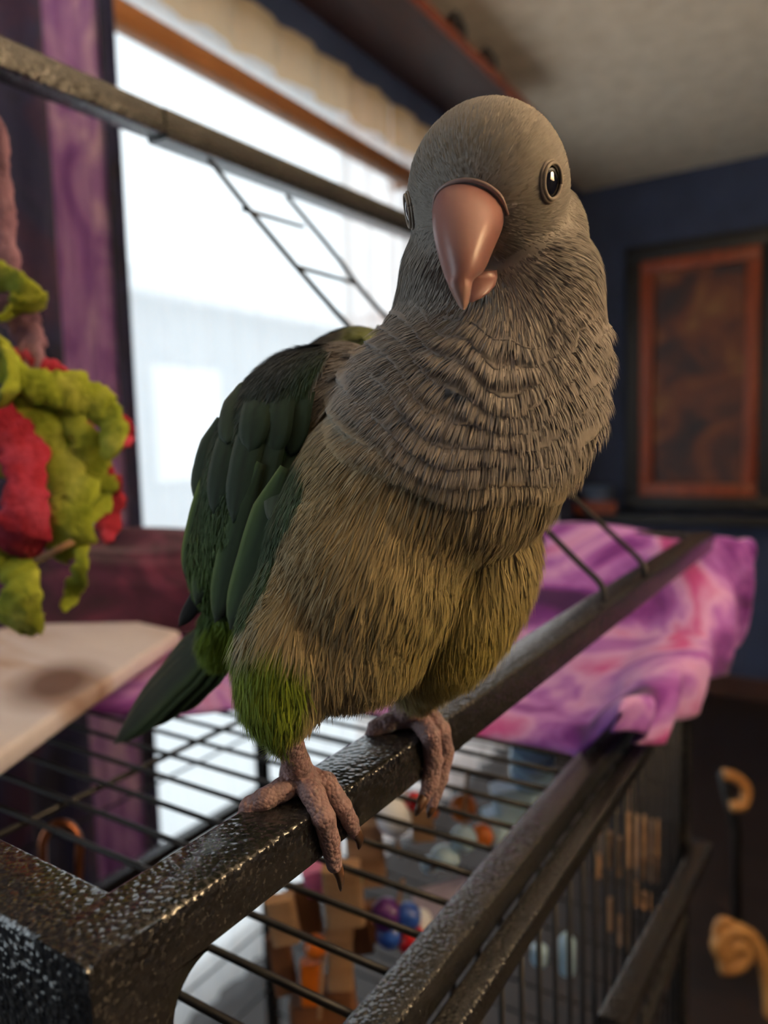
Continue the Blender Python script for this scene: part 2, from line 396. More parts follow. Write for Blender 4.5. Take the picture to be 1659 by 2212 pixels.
frame('frame_rail', px0, px1, pz0, pz1, fw, 0.0, 0.045, M_redwood)
def art(nt, b):
    c = coords(nt, (1, 1, 1)); n = N(nt, 'ShaderNodeTexNoise', Scale=4.2, Detail=3.0, Distortion=0.8); nt.links.new(c, n.inputs['Vector'])
    r = ramp(nt, n.outputs[0], [(0.30, lin((.13, .10, .13))), (0.45, lin((.27, .14, .11))), (0.56, lin((.40, .20, .11))), (0.66, lin((.50, .34, .18)))])
    nt.links.new(r.outputs[0], b.inputs['Base Color'])
box('painting', (px0+fw, PY-0.02, pz0+fw), (px1-fw, PY-0.005, pz1-fw), mat('umber_painting', (0.1, 0.05, 0.03), 0.5, build=art), pc)
lg = thing('wall_ledge', 'black ledge with a red-brown lip under the picture', 'shelf', (-1.0, PY, pz0-0.13))
box('board', (WX+0.01, PY-0.14, pz0-0.125), (px1+0.3, PY, pz0-0.085), M_black, lg, 0.004)
box('lip', (WX+0.01, PY-0.15, pz0-0.085), (px0-0.085, PY-0.13, pz0-0.02), M_redwood, lg, 0.004)
tag(lathe('pale_dish', (px0-0.2, PY-0.075, pz0-0.085), [(0.03, 0), (0.05, 0.01), (0.075, 0.10), (0.085, 0.13), (0.08, 0.135)], mat('slate_blue_glaze', lin((.33, .40, .52)), 0.4)),
    'slate blue dish on the ledge left of the picture', 'dish')

# floor lamp right of the cage, outside the picture: the warm glints on the bars and the warm side of the bird come from there
M_shade = mat('linen_shade', (0.8, 0.7, 0.55), 0.9)
M_bulb = mat('frosted_bulb', (0.9, 0.88, 0.84), 0.4)
LP = np.array([0.92, 0.52, 0.0])
fl = thing('floor_lamp', 'floor lamp with a linen shade standing right of the cage', 'lamp', LP)
lathe('base', LP, [(0.14, 0), (0.14, 0.02), (0.03, 0.035)], M_black, fl)
tube('pole', [LP+(0, 0, 0.03), LP+(0, 0, 1.62)], 0.012, M_black, fl)
V = []; n = 32
for r, z in ((0.20, 1.44), (0.14, 1.735)):
    V += [LP+np.array([r*math.cos(2*math.pi*k/n), r*math.sin(2*math.pi*k/n), z]) for k in range(n)]
mesh('shade', V, [(k, (k+1) % n, n+(k+1) % n, n+k) for k in range(n)], sheer_shader('linen_translucent', (0.85, 0.72, 0.52), 0.0), fl)
ball('bulb', LP+np.array([0, 0, 1.69]), 0.035, M_bulb, fl)
lamp('lamp_right_offscreen', 'POINT', (LP[0], LP[1], 1.69), 175, (1.0, 0.83, 0.64), 0.05).parent = None

# ------------------------------------------------------------------ cage
XR, XL, Y0, Y1, ZT, ZF = -0.153, -0.80, 0.095, 0.868, -0.238, -0.122     # cage units
TB = 0.0172*S                                                              # square tube
cage = thing('bird_cage', 'large black iron bird cage with square tube frame and wire grille top', 'cage', cg((XR+XL)/2, (Y0+Y1)/2, 0)*np.array([1, 1, 0]))
# raised perch frame: the bar the bird stands on, its near and far returns, posts
E1a, E1b = at(190, 2098, .172), at(1544, 1151, .80)        # outer top edge of the perch bar
dB = unit(E1b-E1a); sB = unit(np.cross(dB, (0, 0, 1))); uB = np.cross(sB, dB)
WB = TB*1.30
ax0, ax1 = E1a-sB*WB/2-uB*TB/2, E1b-sB*WB/2-uB*TB/2
pb = bar('perch_bar', ax0, ax1, WB, TB*1.04, M_iron, cage, r=TB*0.10, segs=40)
zE = (E1a[2]-CAMZ)/S
nW = unit(conz(0, 1980, zE)-conz(186, 2090, zE))
nb0 = ax0+sB*WB*.497+dB*WB*.5-uB*TB*.62
bar('near_bar', nb0, nb0+nW*0.42, WB, TB*2.27, M_iron, cage, r=TB*0.10, segs=20)
bar('far_bar', ax1-dB*TB*.5, np.array([cg(XL, 0, 0)[0], ax1[1]-.004, ax1[2]-0.004]), TB, TB, M_iron, cage, r=TB*0.10)
bar('corner_post', ax0+dB*WB*.5+uB*TB*0.3, np.array([ax0[0], ax0[1], cg(0, 0, ZT)[2]])+dB*WB*.5, WB*.992, WB*.992, M_iron, cage, r=TB*0.10, up=dB)
# welded fillet between post and perch bar
V = []; Rf = TB*0.85; c0 = ax0+dB*WB-uB*(TB*0.52)
for sgn in (-1, 1):
    V.append(c0+sB*sgn*WB*0.495+uB*0.0008-dB*0.0008)
    for a in np.linspace(0, math.pi/2, 9):
        V.append(c0+sB*sgn*WB*0.495+dB*(Rf-Rf*math.sin(a))-uB*(Rf-Rf*math.cos(a)))
k = 10; Fc = []
for i in range(1, 9): Fc += [(0, i, i+1), (k, k+i+1, k+i), (i, k+i, k+i+1, i+1)]
mesh('weld_fillet', V, Fc, M_iron, cage)
bar('corner_post', ax1-uB*TB*.4, np.array([ax1[0], ax1[1], cg(0, 0, ZT)[2]]), TB, TB, M_iron, cage, up=dB)
# rails of the cage box
def rail(x0, y0, z0, x1, y1, z1, w=1.0, name='rail', up=(0, 0, 1)):
    return bar(name, cg(x0, y0, z0), cg(x1, y1, z1), TB*w, TB, M_iron, cage, r=TB*0.1, up=up, segs=8)
xr = XR-0.004
rail(xr, Y0, ZT, xr, Y1, ZT, 1.15)
bar('door_rail', cg(xr+.0195, Y0, ZT-.010), cg(xr+.0195, Y1, ZT-.010), TB*0.75, TB*0.75, M_iron, cage, r=TB*.12, segs=8)
rail(XL, Y0, ZT, XL, Y1, ZT); rail(xr-.01, Y0, ZT, XL+.01, Y0, ZT); rail(xr-.01, Y1, ZT, XL+.01, Y1, ZT)
ZB = -1.25
for z in (-0.56, ZB):
    rail(xr, Y0, z, xr, Y1, z); rail(XL, Y0, z, XL, Y1, z)
for z in (ZB,):
    rail(xr-.01, Y0, z, XL+.01, Y0, z); rail(xr-.01, Y1, z, XL+.01, Y1, z)
zfl = -CAMZ/S
for x, y in ((xr, Y0), (xr, Y1), (XL, Y0), (XL, Y1)):
    rail(x, y, ZT+.008, x, y, zfl+0.03, 1.0, 'post', (0, 1, 0))
    lathe('caster', cg(x, y, zfl), [(0.02, 0), (0.022, 0.01), (0.02, 0.024), (0.008, 0.026)], M_wire, cage, 16)
box('tray', cg(XL+.01, Y0+.01, ZB-.03), cg(xr-.01, Y1-.01, ZB-.008), M_wire, cage)
# wires: one mesh per direction, shared by all copies
RWI = 0.0019*S*0.98
def wires(name, p0, p1, offs, rad=RWI, mt=M_wire):
    first = None
    for of in offs:
        if first is None:
            first = tube(name, [p0, p0+(p1-p0)*.33, p0+(p1-p0)*.66, p1], rad, mt, cage, n=8); first.location = tuple(S*np.array(of))
        else:
            o = first.copy(); COL.objects.link(o); o.parent = cage; o.location = tuple(S*np.array(of))
dyw = 0.0288
ys = np.arange(0.232-3*dyw, Y1-.01, dyw)
wires('top_wire', cg(xr, 0, ZT+.002), cg(XL, 0, ZT+.002), [(0, y, 0) for y in ys if y > Y0+.01])
for x in (-0.452, -0.62): wires('top_rod', cg(x, Y0, ZT-.003), cg(x, Y1, ZT-.003), [(0, 0, 0)], RWI*1.25)
wires('side_wire', cg(xr, 0, ZT), cg(xr, 0, ZB), [(0, y, 0) for y in np.arange(Y0+dyw, Y1-.01, dyw)])
wires('side_wire', cg(XL, Y0, 0), cg(XL, Y1, 0), [(0, 0, z) for z in np.arange(ZT-.22, ZB+.02, -.11)])
wires('end_wire', cg(xr, Y1, 0), cg(XL, Y1, 0), [(0, 0, z) for z in np.arange(ZT-.03, ZB+.02, -.045)])
wires('end_wire', cg(xr, Y0, 0), cg(XL, Y0, 0), [(0, 0, z) for z in np.arange(ZT-.03, ZB+.02, -.045)])
# door frame bar low on the right side (leans across the side wires)
bar('door_frame', conx(1318, 2225, xr+.022), conx(1519, 1831, xr+.022), TB*1.1, TB*.9, M_iron, cage, r=TB*.12)
# overhead bar with two ladder wires running down to the perch bar
ub0, ub1 = conx(-260, 20, -.5), conx(900, 500, -.5)
bar('overhead_bar', ub0, ub1, TB*1.25, TB*1.25, M_iron, cage, r=TB*.12)
bar('overhead_sleeve', conx(338, 272, -.5), conx(890, 495, -.5), TB*1.42, TB*1.42, M_iron, cage, r=TB*.12)
bar('overhead_post', ub0, np.array([ub0[0], ub0[1], cg(0, 0, ZT)[2]]), TB, TB, M_iron, cage, up=(0, 1, 0))
def rod3(name, pts, rad=RWI*1.25): return tube(name, pts, rad, M_wire, cage, n=8, smoothn=28)
wA = [conx(452, 345, -.485), at(560, 480, .62), at(740, 690, .60), at(1000, 960, .56), at(1230, 1195, .515), at(1296, 1260, .50), at(1304, 1300, .497)]
wB = [conx(620, 425, -.485), at(720, 545, .70), at(815, 665, .68), at(1080, 930, .64), at(1335, 1165, .60), at(1385, 1215, .585), at(1393, 1245, .583)]
rod3('ladder_wire', wA); rod3('ladder_wire', wB)
for a, b in (((525, 452, .628), (655, 490, .71)), ((638, 575, .612), (768, 612, .69)), ((760, 712, .597), (880, 735, .672))):
    tube('ladder_rung', [at(*a), at(*b)], RWI, M_wire, cage)

# ------------------------------------------------------------------ tie-dye cloth over the far half of the cage top
M_td = tiedye('magenta_tie_dye', [(0.33, lin((.24, .06, .32))), (0.42, lin((.44, .15, .54))), (0.49, lin((.62, .38, .74))), (0.55, lin((.76, .58, .82))), (0.64, lin((.68, .24, .56))), (0.74, lin((.82, .44, .52)))], 11.0, 1.3, dist=1.0)
nx, ny = 110, 60
HB = np.array([conx(1342, 1585, -.130), conx(1412, 1606, -.125), conx(1500, 1512, -.118), conx(1592, 1400, -.103), conx(1606, 1230, -.098)])
XX = np.linspace(-0.835, -0.018, nx); YY = np.linspace(0, 1, ny); V = []
for j in range(ny):
    v = YY[j]
    for i in range(nx):
        x = XX[i]; over = max(0.0, x+0.165)
        y_n = float(np.interp(x, [-.835, -.62, -.50, -.31, -.15], [.33, .385, .452, .522, .52])); y = y_n+v*(0.92-y_n)+(1-v)*(0.012*math.sin(14*x)+0.01*math.sin(31*x+1))
        bz = np.interp(y, [0.52, 0.60, 0.74, 0.80, 0.845, 0.875, 0.93], [ZT+.013, ZT+.014, ZT+.04, ZT+.085, ZF+.012, ZF+.014, ZF-.03])
        bz += 0.008*(1-v)*0 + 0.006*math.sin(23*x+9*y)*(1 if y > .6 else .3)+0.006*max(0, math.sin(15*y+12*x))
        if j < 4: bz -= 0.010*(3-j)/3*1.2                         # rolled near hem
        k = min(1.0, max(0, (-0.30-x)/0.25))*min(1, max(0, (y-.60)/.06))
        bz = bz*(1-k)+(ZT+.02+0.010*math.sin(40*x+15*y))*k if y < .83 else bz
        if over > 0:
            h_ = over/0.147; top = cg(-0.165, y, bz+.002)
            bot = np.array([np.interp(v, [0, .28, .5, .78, 1], HB[:, q]) for q in range(3)])
            out_ = np.array([0.035*math.sin(math.pi*min(1, h_*1.0))*S*(.5+v*.5), 0, 0.028*math.sin(math.pi*h_)*S])
            fold = np.array([0.008*math.sin(34*v+2+3*h_), 0, 0.004*math.sin(25*v)])*h_*S
            V.append(top*(1-h_)+bot*h_+out_+fold); continue
        V.append(cg(x, y, bz))
Fc = [(j*nx+i, j*nx+i+1, (j+1)*nx+i+1, (j+1)*nx+i) for j in range(ny-1) for i in range(nx-1)]
cloth = tag(mesh('tie_dye_cloth', V, Fc, M_td), 'magenta and violet tie-dye cloth draped over the far half of the cage top', 'cloth')
md = cloth.modifiers.new('thick', 'SOLIDIFY'); md.thickness = 0.0015; md.offset = 1

# dark plum blanket heap at the window side of the cage top
M_plum = tiedye('plum_fleece', [(0.3, lin((.13, .04, .11))), (0.5, lin((.26, .08, .20))), (0.68, lin((.42, .18, .30)))], 16.0, 5.0)
V = []; na, nb = 48, 20
hc = at(235, 1236, 0.93); ex = RT*0.165*S*1.0; ey = np.cross(UP, RT)*0.10*S; ez = np.array([0, 0, 1.0])*0.068*S
for j in range(nb+1):
    ph = math.pi*0.5*(1-j/nb)
    for i in range(na):
        th = 2*math.pi*i/na
        sx = math.copysign(abs(math.cos(th))**.6, math.cos(th)); sy = math.copysign(abs(math.sin(th))**.7, math.sin(th))
        q = 1+0.10*pn(3*th+0, 4*ph, 0, 2)
        V.append(hc-ez*.95+(ex*sx+ey*sy)*math.sin(math.pi/2-ph*1.0 if False else (math.pi/2)*(j/nb)**.55 if j else 0.0)*q+ez*1.6*math.cos((math.pi/2)*(j/nb))**.45*(1+.12*math.sin(2*th+1)))
Fc = [(j*na+i, j*na+(i+1) % na, (j+1)*na+(i+1) % na, (j+1)*na+i) for j in range(nb) for i in range(na)]
Fc.append(tuple(range(nb*na, nb*na+na)))
tag(mesh('folded_blanket', V, Fc, M_plum), 'dark plum fleece blanket heaped on the cage top by the window', 'blanket')

# pale board lying across the wires
M_board = mat('pale_bare_wood', lin((.78, .73, .70)), 0.75, build=noise_col([(0.30, lin((.46, .33, .27))), (0.38, lin((.74, .67, .65))), (0.5, lin((.82, .80, .84))), (0.7, lin((.87, .86, .90)))], 3.4, 3, (1.2, 4.0, 1), 0.6))
bp = [(-.612, .545), (-.52, .36), (-.455, .235), (-.435, .135), (-.78, .13), (-.79, .33), (-.78, .52), (-.70, .55)]
zb = ZT+.026; V = [cg(x, y, zb+.020+.004*math.sin(9*x+7*y)) for x, y in bp]+[cg(x, y, zb) for x, y in bp]; n = len(bp)
pbd = mesh('wooden_board', V, [tuple(range(n))[::-1], tuple(range(n, 2*n))]+[(i, (i+1) % n, n+(i+1) % n, n+i) for i in range(n)], M_board, smooth=False)
tag(pbd, 'pale bare wood board with brown knot lying on the cage wires', 'board')
nt = M_board.node_tree; b_ = nt.nodes['Principled BSDF']; src = b_.inputs['Base Color'].links[0].from_socket
kp = conz(125, 1468, zb+.02)-np.array(pbd.location); tc = nt.nodes.new('ShaderNodeTexCoord')
mp = nt.nodes.new('ShaderNodeMapping'); mp.vector_type = 'TEXTURE'; mp.inputs['Location'].default_value = tuple(kp); mp.inputs['Scale'].default_value = (0.062, 0.036, 0.08); mp.inputs['Rotation'].default_value = (0, 0, math.radians(-40))
ln = N(nt, 'ShaderNodeVectorMath', operation='LENGTH'); nt.links.new(tc.outputs['Object'], mp.inputs[0]); nt.links.new(mp.outputs[0], ln.inputs[0])
kr = ramp(nt, ln.outputs['Value'], [(0.35, (0.9, 0.9, 0.9)), (1.0, (0, 0, 0))]); mxn = nt.nodes.new('ShaderNodeMix'); mxn.data_type = 'RGBA'
nt.links.new(kr.outputs[0], mxn.inputs[0]); nt.links.new(src, mxn.inputs[6]); mxn.inputs[7].default_value = (*lin((.33, .20, .14)), 1); nt.links.new(mxn.outputs[2], b_.inputs['Base Color'])
md = pbd.modifiers.new('round', 'BEVEL'); md.width = 0.004; md.segments = 3

# ------------------------------------------------------------------ hanging fleece toy
M_lime = mat('lime_fleece', lin((.60, .64, .16)), 0.95, build=noise_col([(0.3, lin((.44, .50, .08))), (0.5, lin((.58, .63, .18))), (0.7, lin((.70, .72, .32)))], 45, 4, bump=0.9, bscale=260))
M_red = mat('crimson_fleece', lin((.62, .12, .2)), 0.95, build=noise_col([(0.3, lin((.45, .05, .11))), (0.5, lin((.62, .12, .22))), (0.7, lin((.74, .28, .40)))], 45, 4, bump=0.9, bscale=260))
M_mauve = mat('mauve_fleece', lin((.52, .38, .47)), 0.95, build=noise_col([(0.3, lin((.42, .29, .38))), (0.7, lin((.62, .48, .56)))], 45, 4, bump=0.9, bscale=260))
M_stick = mat('tan_wood', lin((.66, .52, .38)), 0.7, build=noise_col([(0.3, lin((.55, .41, .28))), (0.7, lin((.74, .60, .46)))], 12, 4, (1, 1, 6)))
toy = thing('fleece_toy', 'hanging bird toy of knotted lime and crimson fleece strips', 'bird toy', at(60, 1340, .47))
strips = [
 ('m', [(-12, 250), (-4, 420), (14, 560), (30, 650), (62, 730), (92, 775)], 62, .485),
 ('l', [(-60, 600), (0, 598), (48, 622), (66, 650), (40, 668), (-10, 690)], 70, .47),
 ('r', [(-10, 770), (60, 775), (105, 800), (150, 822), (190, 860)], 46, .475),
 ('l', [(-40, 740), (20, 800), (90, 835), (165, 850), (225, 885), (246, 930), (226, 990)], 84, .465),
 ('l', [(30, 830), (80, 915), (128, 1000), (160, 1070), (140, 1140), (90, 1175)], 118, .470),
 ('r', [(-40, 880), (20, 915), (52, 990), (58, 1080), (44, 1150), (16, 1195)], 112, .462),
 ('r', [(150, 900), (195, 965), (226, 1035), (232, 1105), (238, 1168)], 64, .485),
 ('l', [(-20, 1150), (24, 1200), (50, 1260), (42, 1330), (30, 1350)], 100, .468),
 ('l', [(150, 1110), (174, 1160), (176, 1220), (160, 1275), (138, 1322)], 38, .468),
 ('l', [(-60, 760), (-10, 740), (20, 770), (30, 830), (0, 880)], 80, .462),
 ('l', [(60, 800), (130, 880), (190, 960), (215, 1060), (190, 1130)], 70, .476),
 ('m', [(0, 640), (50, 690), (70, 760), (40, 800)], 80, .478),
 ('l', [(-30, 980), (60, 1010), (110, 1090), (100, 1180)], 90, .478),
 ('r', [(230, 880), (268, 915), (274, 945), (262, 968)], 34, .49),
]
for c, pl, w, d in strips:
    n = 26; q = catmull(pl, n); q += 5*np.stack([pn(np.arange(n)*.7, w, d*100), pn(np.arange(n)*.9, w*2, 3)], 1)
    pts = [at(a, b, d+.006*math.sin(3*i/n*3.14+w)) for i, (a, b) in enumerate(q)]
    t = np.linspace(0, 1, n); rr = (w/2)*(0.92+0.16*np.sin(t*11+w)+0.10*np.sin(t*37+w)+.06*np.sin(t*71+2*w))*np.clip(np.minimum(t*9+.45, (1-t)*7+.35), 0, 1)
    V, Fc = tube_geo(catmull(pts, 60), np.interp(np.linspace(0, 1, 60), t, rr)*d*S/FPX, 22, 0.36, -FW)
    V = np.array(V); cen = np.repeat(V.reshape(60, 22, 3).mean(1), 22, 0); k_ = 1+.13*pn(V[:, 0]*260, V[:, 1]*260, V[:, 2]*260, w)+.10*pn(V[:, 0]*700, V[:, 1]*700, V[:, 2]*700, w+1)+RNG.normal(0, .035, len(V))
    mesh('fleece_strip', cen+(V-cen)*k_[:, None], Fc, {'l': M_lime, 'r': M_red, 'm': M_mauve}[c], toy)
tube('stick', [at(78, 1212, .47), at(120, 1190, .465), at(160, 1168, .463)], 8*.47*S/FPX, M_stick, toy)
tube('hanger', [conx(-12, 118, -.5), at(-12, 190, .488), at(-12, 262, .486)], 0.0012, M_wire, toy)

# brass hoop inside the cage near the corner
hp = [at(132+40*math.cos(a), 1830-52*math.sin(a), .62) for a in np.linspace(-.2, math.pi+.2, 24)]
hp = [at(168, 1960, .62)]+hp+[at(96, 1960, .62)]
tag(tube('metal_hoop', hp, 0.0028, mat('aged_copper', lin((.62, .38, .26)), 0.3, 0.9), n=10), 'arched copper hoop behind the near bar of the cage', 'hoop')

# ------------------------------------------------------------------ toys inside the cage
def plastic(nm, c, r=0.35): return mat(nm, lin(c), r, Coat_Weight=0.2)
P = {'w': plastic('white_plastic', (.95, .97, 1.0)), 'r': plastic('red_plastic', (.75, .08, .12)), 'o': plastic('orange_plastic', (.80, .42, .10)),
     'b': plastic('blue_plastic', (.14, .30, .66)), 'p': plastic('purple_plastic', (.33, .14, .45)), 'g': plastic('green_plastic', (.10, .45, .28)),
     'k': plastic('pink_plastic', (.86, .46, .66)), 'c': plastic('pale_blue_plastic', (.74, .88, .97), .25), 'l': plastic('lilac_grey_board', (.62, .60, .70), .6), 't': M_stick,
     'n': mat('brown_wood', lin((.45, .29, .18)), .7), 'x': plastic('charcoal_plastic', (.12, .12, .15))}
def pxr(r, d): return r*d*S/FPX
def bead_toy(name, label, beads, cordpts, d, loc):
    t = thing(name, label, 'bird toy', at(*loc))
    tube('cord', [at(a, b, d) for a, b in cordpts], 0.0012, M_stick, t, n=6, smoothn=16)
    for kind, x, y, r, c, *sq in beads:
        dd = d+(sq[1] if len(sq) > 1 else 0.0)
        if kind == 'ball': ball('bead', at(x, y, dd), pxr(r, dd), P[c], t, (1, 1, sq[0] if sq else 1), 12)
        elif kind == 'disc': lathe('disc', at(x, y, dd), [(pxr(r, dd), 0), (pxr(r, dd)*1.05, pxr(r, dd)*.25), (pxr(r, dd), pxr(r, dd)*.5)], P[c], t, 20, sq[0] if sq else (0.3, -0.5, 0.8))
        else:
            w, h = (r if isinstance(r, tuple) else (r, r)); c0 = at(x, y, dd); a = sq[0] if sq else 0.2
            bar('block', c0-UP*pxr(h, dd)+RT*pxr(h, dd)*a, c0+UP*pxr(h, dd)-RT*pxr(h, dd)*a, pxr(w*2, dd), pxr(w*1.4, dd), P[c], t, r=pxr(w*.3, dd), up=FW)
    return t
bead_toy('bead_toy', 'string of white balls and a red bead hanging below the perch bar', [('ball', 852, 1766, 40, 'w'), ('ball', 838, 1735, 27, 'w', 1, .02), ('ball', 895, 1732, 21, 'r'),
    ('block', 912, 1778, (24, 34), 't', 0.1), ('ball', 930, 1752, 18, 'o', 1, .02)], [(880, 1640), (872, 1730), (856, 1790), (866, 1850)], .60, (866, 1850, .60))
bead_toy('bead_toy', 'pale blue and orange bead cluster hanging mid cage', [('ball', 1002, 1812, 29, 'c'), ('ball', 1040, 1806, 26, 'o', 1, .02), ('ball', 1078, 1808, 30, 'c', 1, .03),
    ('ball', 962, 1852, 32, 'c', .8), ('ball', 930, 1868, 22, 'c', .8, .02), ('ball', 1000, 1745, 30, 'o', 1, .10)], [(1010, 1660), (1004, 1745), (1000, 1800), (960, 1856), (930, 1880)], .62, (940, 1890, .62))
bead_toy('block_toy', 'pale blue ridged plastic tower standing inside the cage', [('disc', 1148, 1560+28*k, 46, 'c') for k in range(5)]+[('block', 1110, 1718, (48, 24), 'c', 0.2), ('block', 1165, 1716, (34, 24), 'c', .1),
    ('block', 1085, 1770, (40, 24), 'c', .3), ('block', 1140, 1775, (40, 30), 'c', .1), ('block', 1120, 1815, (50, 22), 'x', .1)], [(1148, 1540), (1148, 1690), (1130, 1830)], .66, (1130, 1840, .66))
bead_toy('block_toy', 'cluster of tan wood blocks with pink, green and orange pieces', [('block', 742, 1930, (42, 60), 't', .1), ('block', 660, 1965, (32, 50), 'n', .15, .02), ('block', 612, 1985, (30, 46), 't', .2), ('ball', 762, 1902, 22, 'g'),
    ('block', 700, 1892, (42, 24), 'k', .3, .02), ('ball', 682, 2045, 26, 'o'), ('block', 735, 2050, (28, 80), 't', .0, .03), ('block', 672, 2120, (22, 44), 'o', .05, .03), ('block', 664, 2200, (36, 40), 'n', .05, .04), ('block', 790, 1840, (40, 64), 't', .1, .06),
    ('block', 610, 2080, (24, 60), 'n', .2, .04), ('block', 720, 2170, (50, 46), 'n', .1, .05), ('block', 770, 2010, (36, 40), 'n', .1, .05)], [(735, 1790), (728, 1900), (700, 2050), (690, 2200)], .56, (690, 2225, .56))
bead_toy('bead_toy', 'cluster of purple, blue and red beads under the lilac board', [('ball', 835, 1975, 34, 'p'), ('ball', 880, 1980, 30, 'b'), ('ball', 842, 2018, 30, 'b'), ('ball', 888, 2030, 32, 'r'), ('ball', 908, 1990, 26, 'w', 1, .02),
    ('block', 800, 1990, (22, 40), 'n', .1, .03)], [(870, 1900), (860, 1970), (870, 2050)], .58, (870, 2070, .58))
lb = [at(890, 1925, .66), at(1010, 1890, .70), at(1000, 1990, .64), at(900, 2010, .61)]; lb = lb+[p-np.array([0, 0, .004]) for p in lb]
tag(mesh('platform', lb, [(0, 1, 2, 3), (7, 6, 5, 4), (0, 4, 5, 1), (1, 5, 6, 2), (2, 6, 7, 3), (3, 7, 4, 0)], P['l'], smooth=False), 'lilac grey perch board inside the cage', 'perch')
for k, (x, y, h) in enumerate(((1225, 2100, 46), (1165, 2080, 22))):
    c0 = at(x, y, .70)
    tag(lathe('water_tube', c0, [(pxr(16, .7), 0), (pxr(18, .7), pxr(8, .7)), (pxr(18, .7), pxr(h*1.6, .7)), (pxr(8, .7), pxr(h*1.9, .7))], P['c'], None, 16), ['tall pale plastic water tube inside the cage', 'short pale plastic water tube inside the cage'][k], 'water tube')
# tan shredding blocks behind the side wires
tb = thing('shredding_toy', 'tan wood strip shredding toy behind the side wires', 'bird toy', at(1360, 2090, .83))
for x, y, w, h in ((1310, 1835, 16, 60), (1338, 1850, 15, 64), (1362, 1815, 15, 90), (1390, 1830, 17, 110), (1418, 1810, 14, 60), (1375, 1930, 14, 40), (1392, 1945, 16, 26), (1322, 1975, 13, 56), (1345, 2010, 12, 50), (1288, 1870, 12, 40), (1412, 1880, 10, 40)):
    c0 = at(x, y, .85+.02*math.sin(x)); bar('wood_strip', c0-UP*pxr(h*.62, .85), c0+UP*pxr(h*.62, .85), pxr(w*1.5, .85), pxr(w, .85), M_stick, tb, r=pxr(3, .85), up=FW)
tube('cord', [at(1365, 1640, .85), at(1362, 1760, .86), at(1360, 2060, .85)], 0.0015, M_stick, tb)
# bentwood chair behind the cage
M_bent = mat('honey_bentwood', lin((.70, .50, .28)), 0.45, build=noise_col([(0.3, lin((.62, .42, .22))), (0.7, lin((.78, .58, .34)))], 10, 3))
ch = thing('bentwood_chair', 'honey bentwood chair with scrolled arms standing behind the cage', 'chair', np.array([*atw(1630, 2300, 1.75)[:2], 0]))
def btube(nm, pl, r, d=1.6, n=40): tube(nm, [atw(a, b, d) for a, b in pl], r*d/FPX, M_bent, ch, n=12, smoothn=n)
btube('scroll', [(1562, 1672), (1590, 1680), (1612, 1705), (1604, 1738), (1580, 1742)], 12)
btube('arm_scroll', [(1556, 2088), (1590, 2086), (1612, 2062), (1600, 2040), (1578, 2048), (1570, 2072), (1552, 2040), (1580, 2010), (1620, 2024), (1650, 2075), (1664, 2140), (1670, 2260)], 17, n=70)
btube('back_bow', [(1545, 2020), (1560, 1990), (1600, 2010), (1640, 2060)], 10)
gp = atw(1670, 2250, 1.6); tube('leg', [gp, np.array([gp[0]+.02, gp[1], 0])], 0.017, M_bent, ch)
gp = atw(1580, 1742, 1.6); tube('back_post', [atw(1562, 1672, 1.6), gp+np.array([0, .1, -.1]), np.array([gp[0], gp[1]+.15, 0])], 0.012, M_black, ch)

# ------------------------------------------------------------------ the parrot (built in camera-aligned axes X right, Y down, Z depth; cage units)
PX = 0.25/FPX                                        # one pixel at the bird's distance
def B(x, y, d): return np.array([(x-CX)/FPX*d, (y-CY)/FPX*d, d])
def b2w(p):
    p = np.asarray(p, float)
    return CAM + S*(p[..., 0:1]*RT - p[..., 1:2]*UP + p[..., 2:3]*FW)
def bv2w(v): v = np.asarray(v, float); return v[..., 0:1]*RT - v[..., 1:2]*UP + v[..., 2:3]*FW
def w2b(p): q = (np.asarray(p, float)-CAM)/S; return np.stack([q@RT, -(q@UP), q@FW], -1)
def pxy(p): return CX+FPX*p[..., 0]/p[..., 2], CY+FPX*p[..., 1]/p[..., 2]

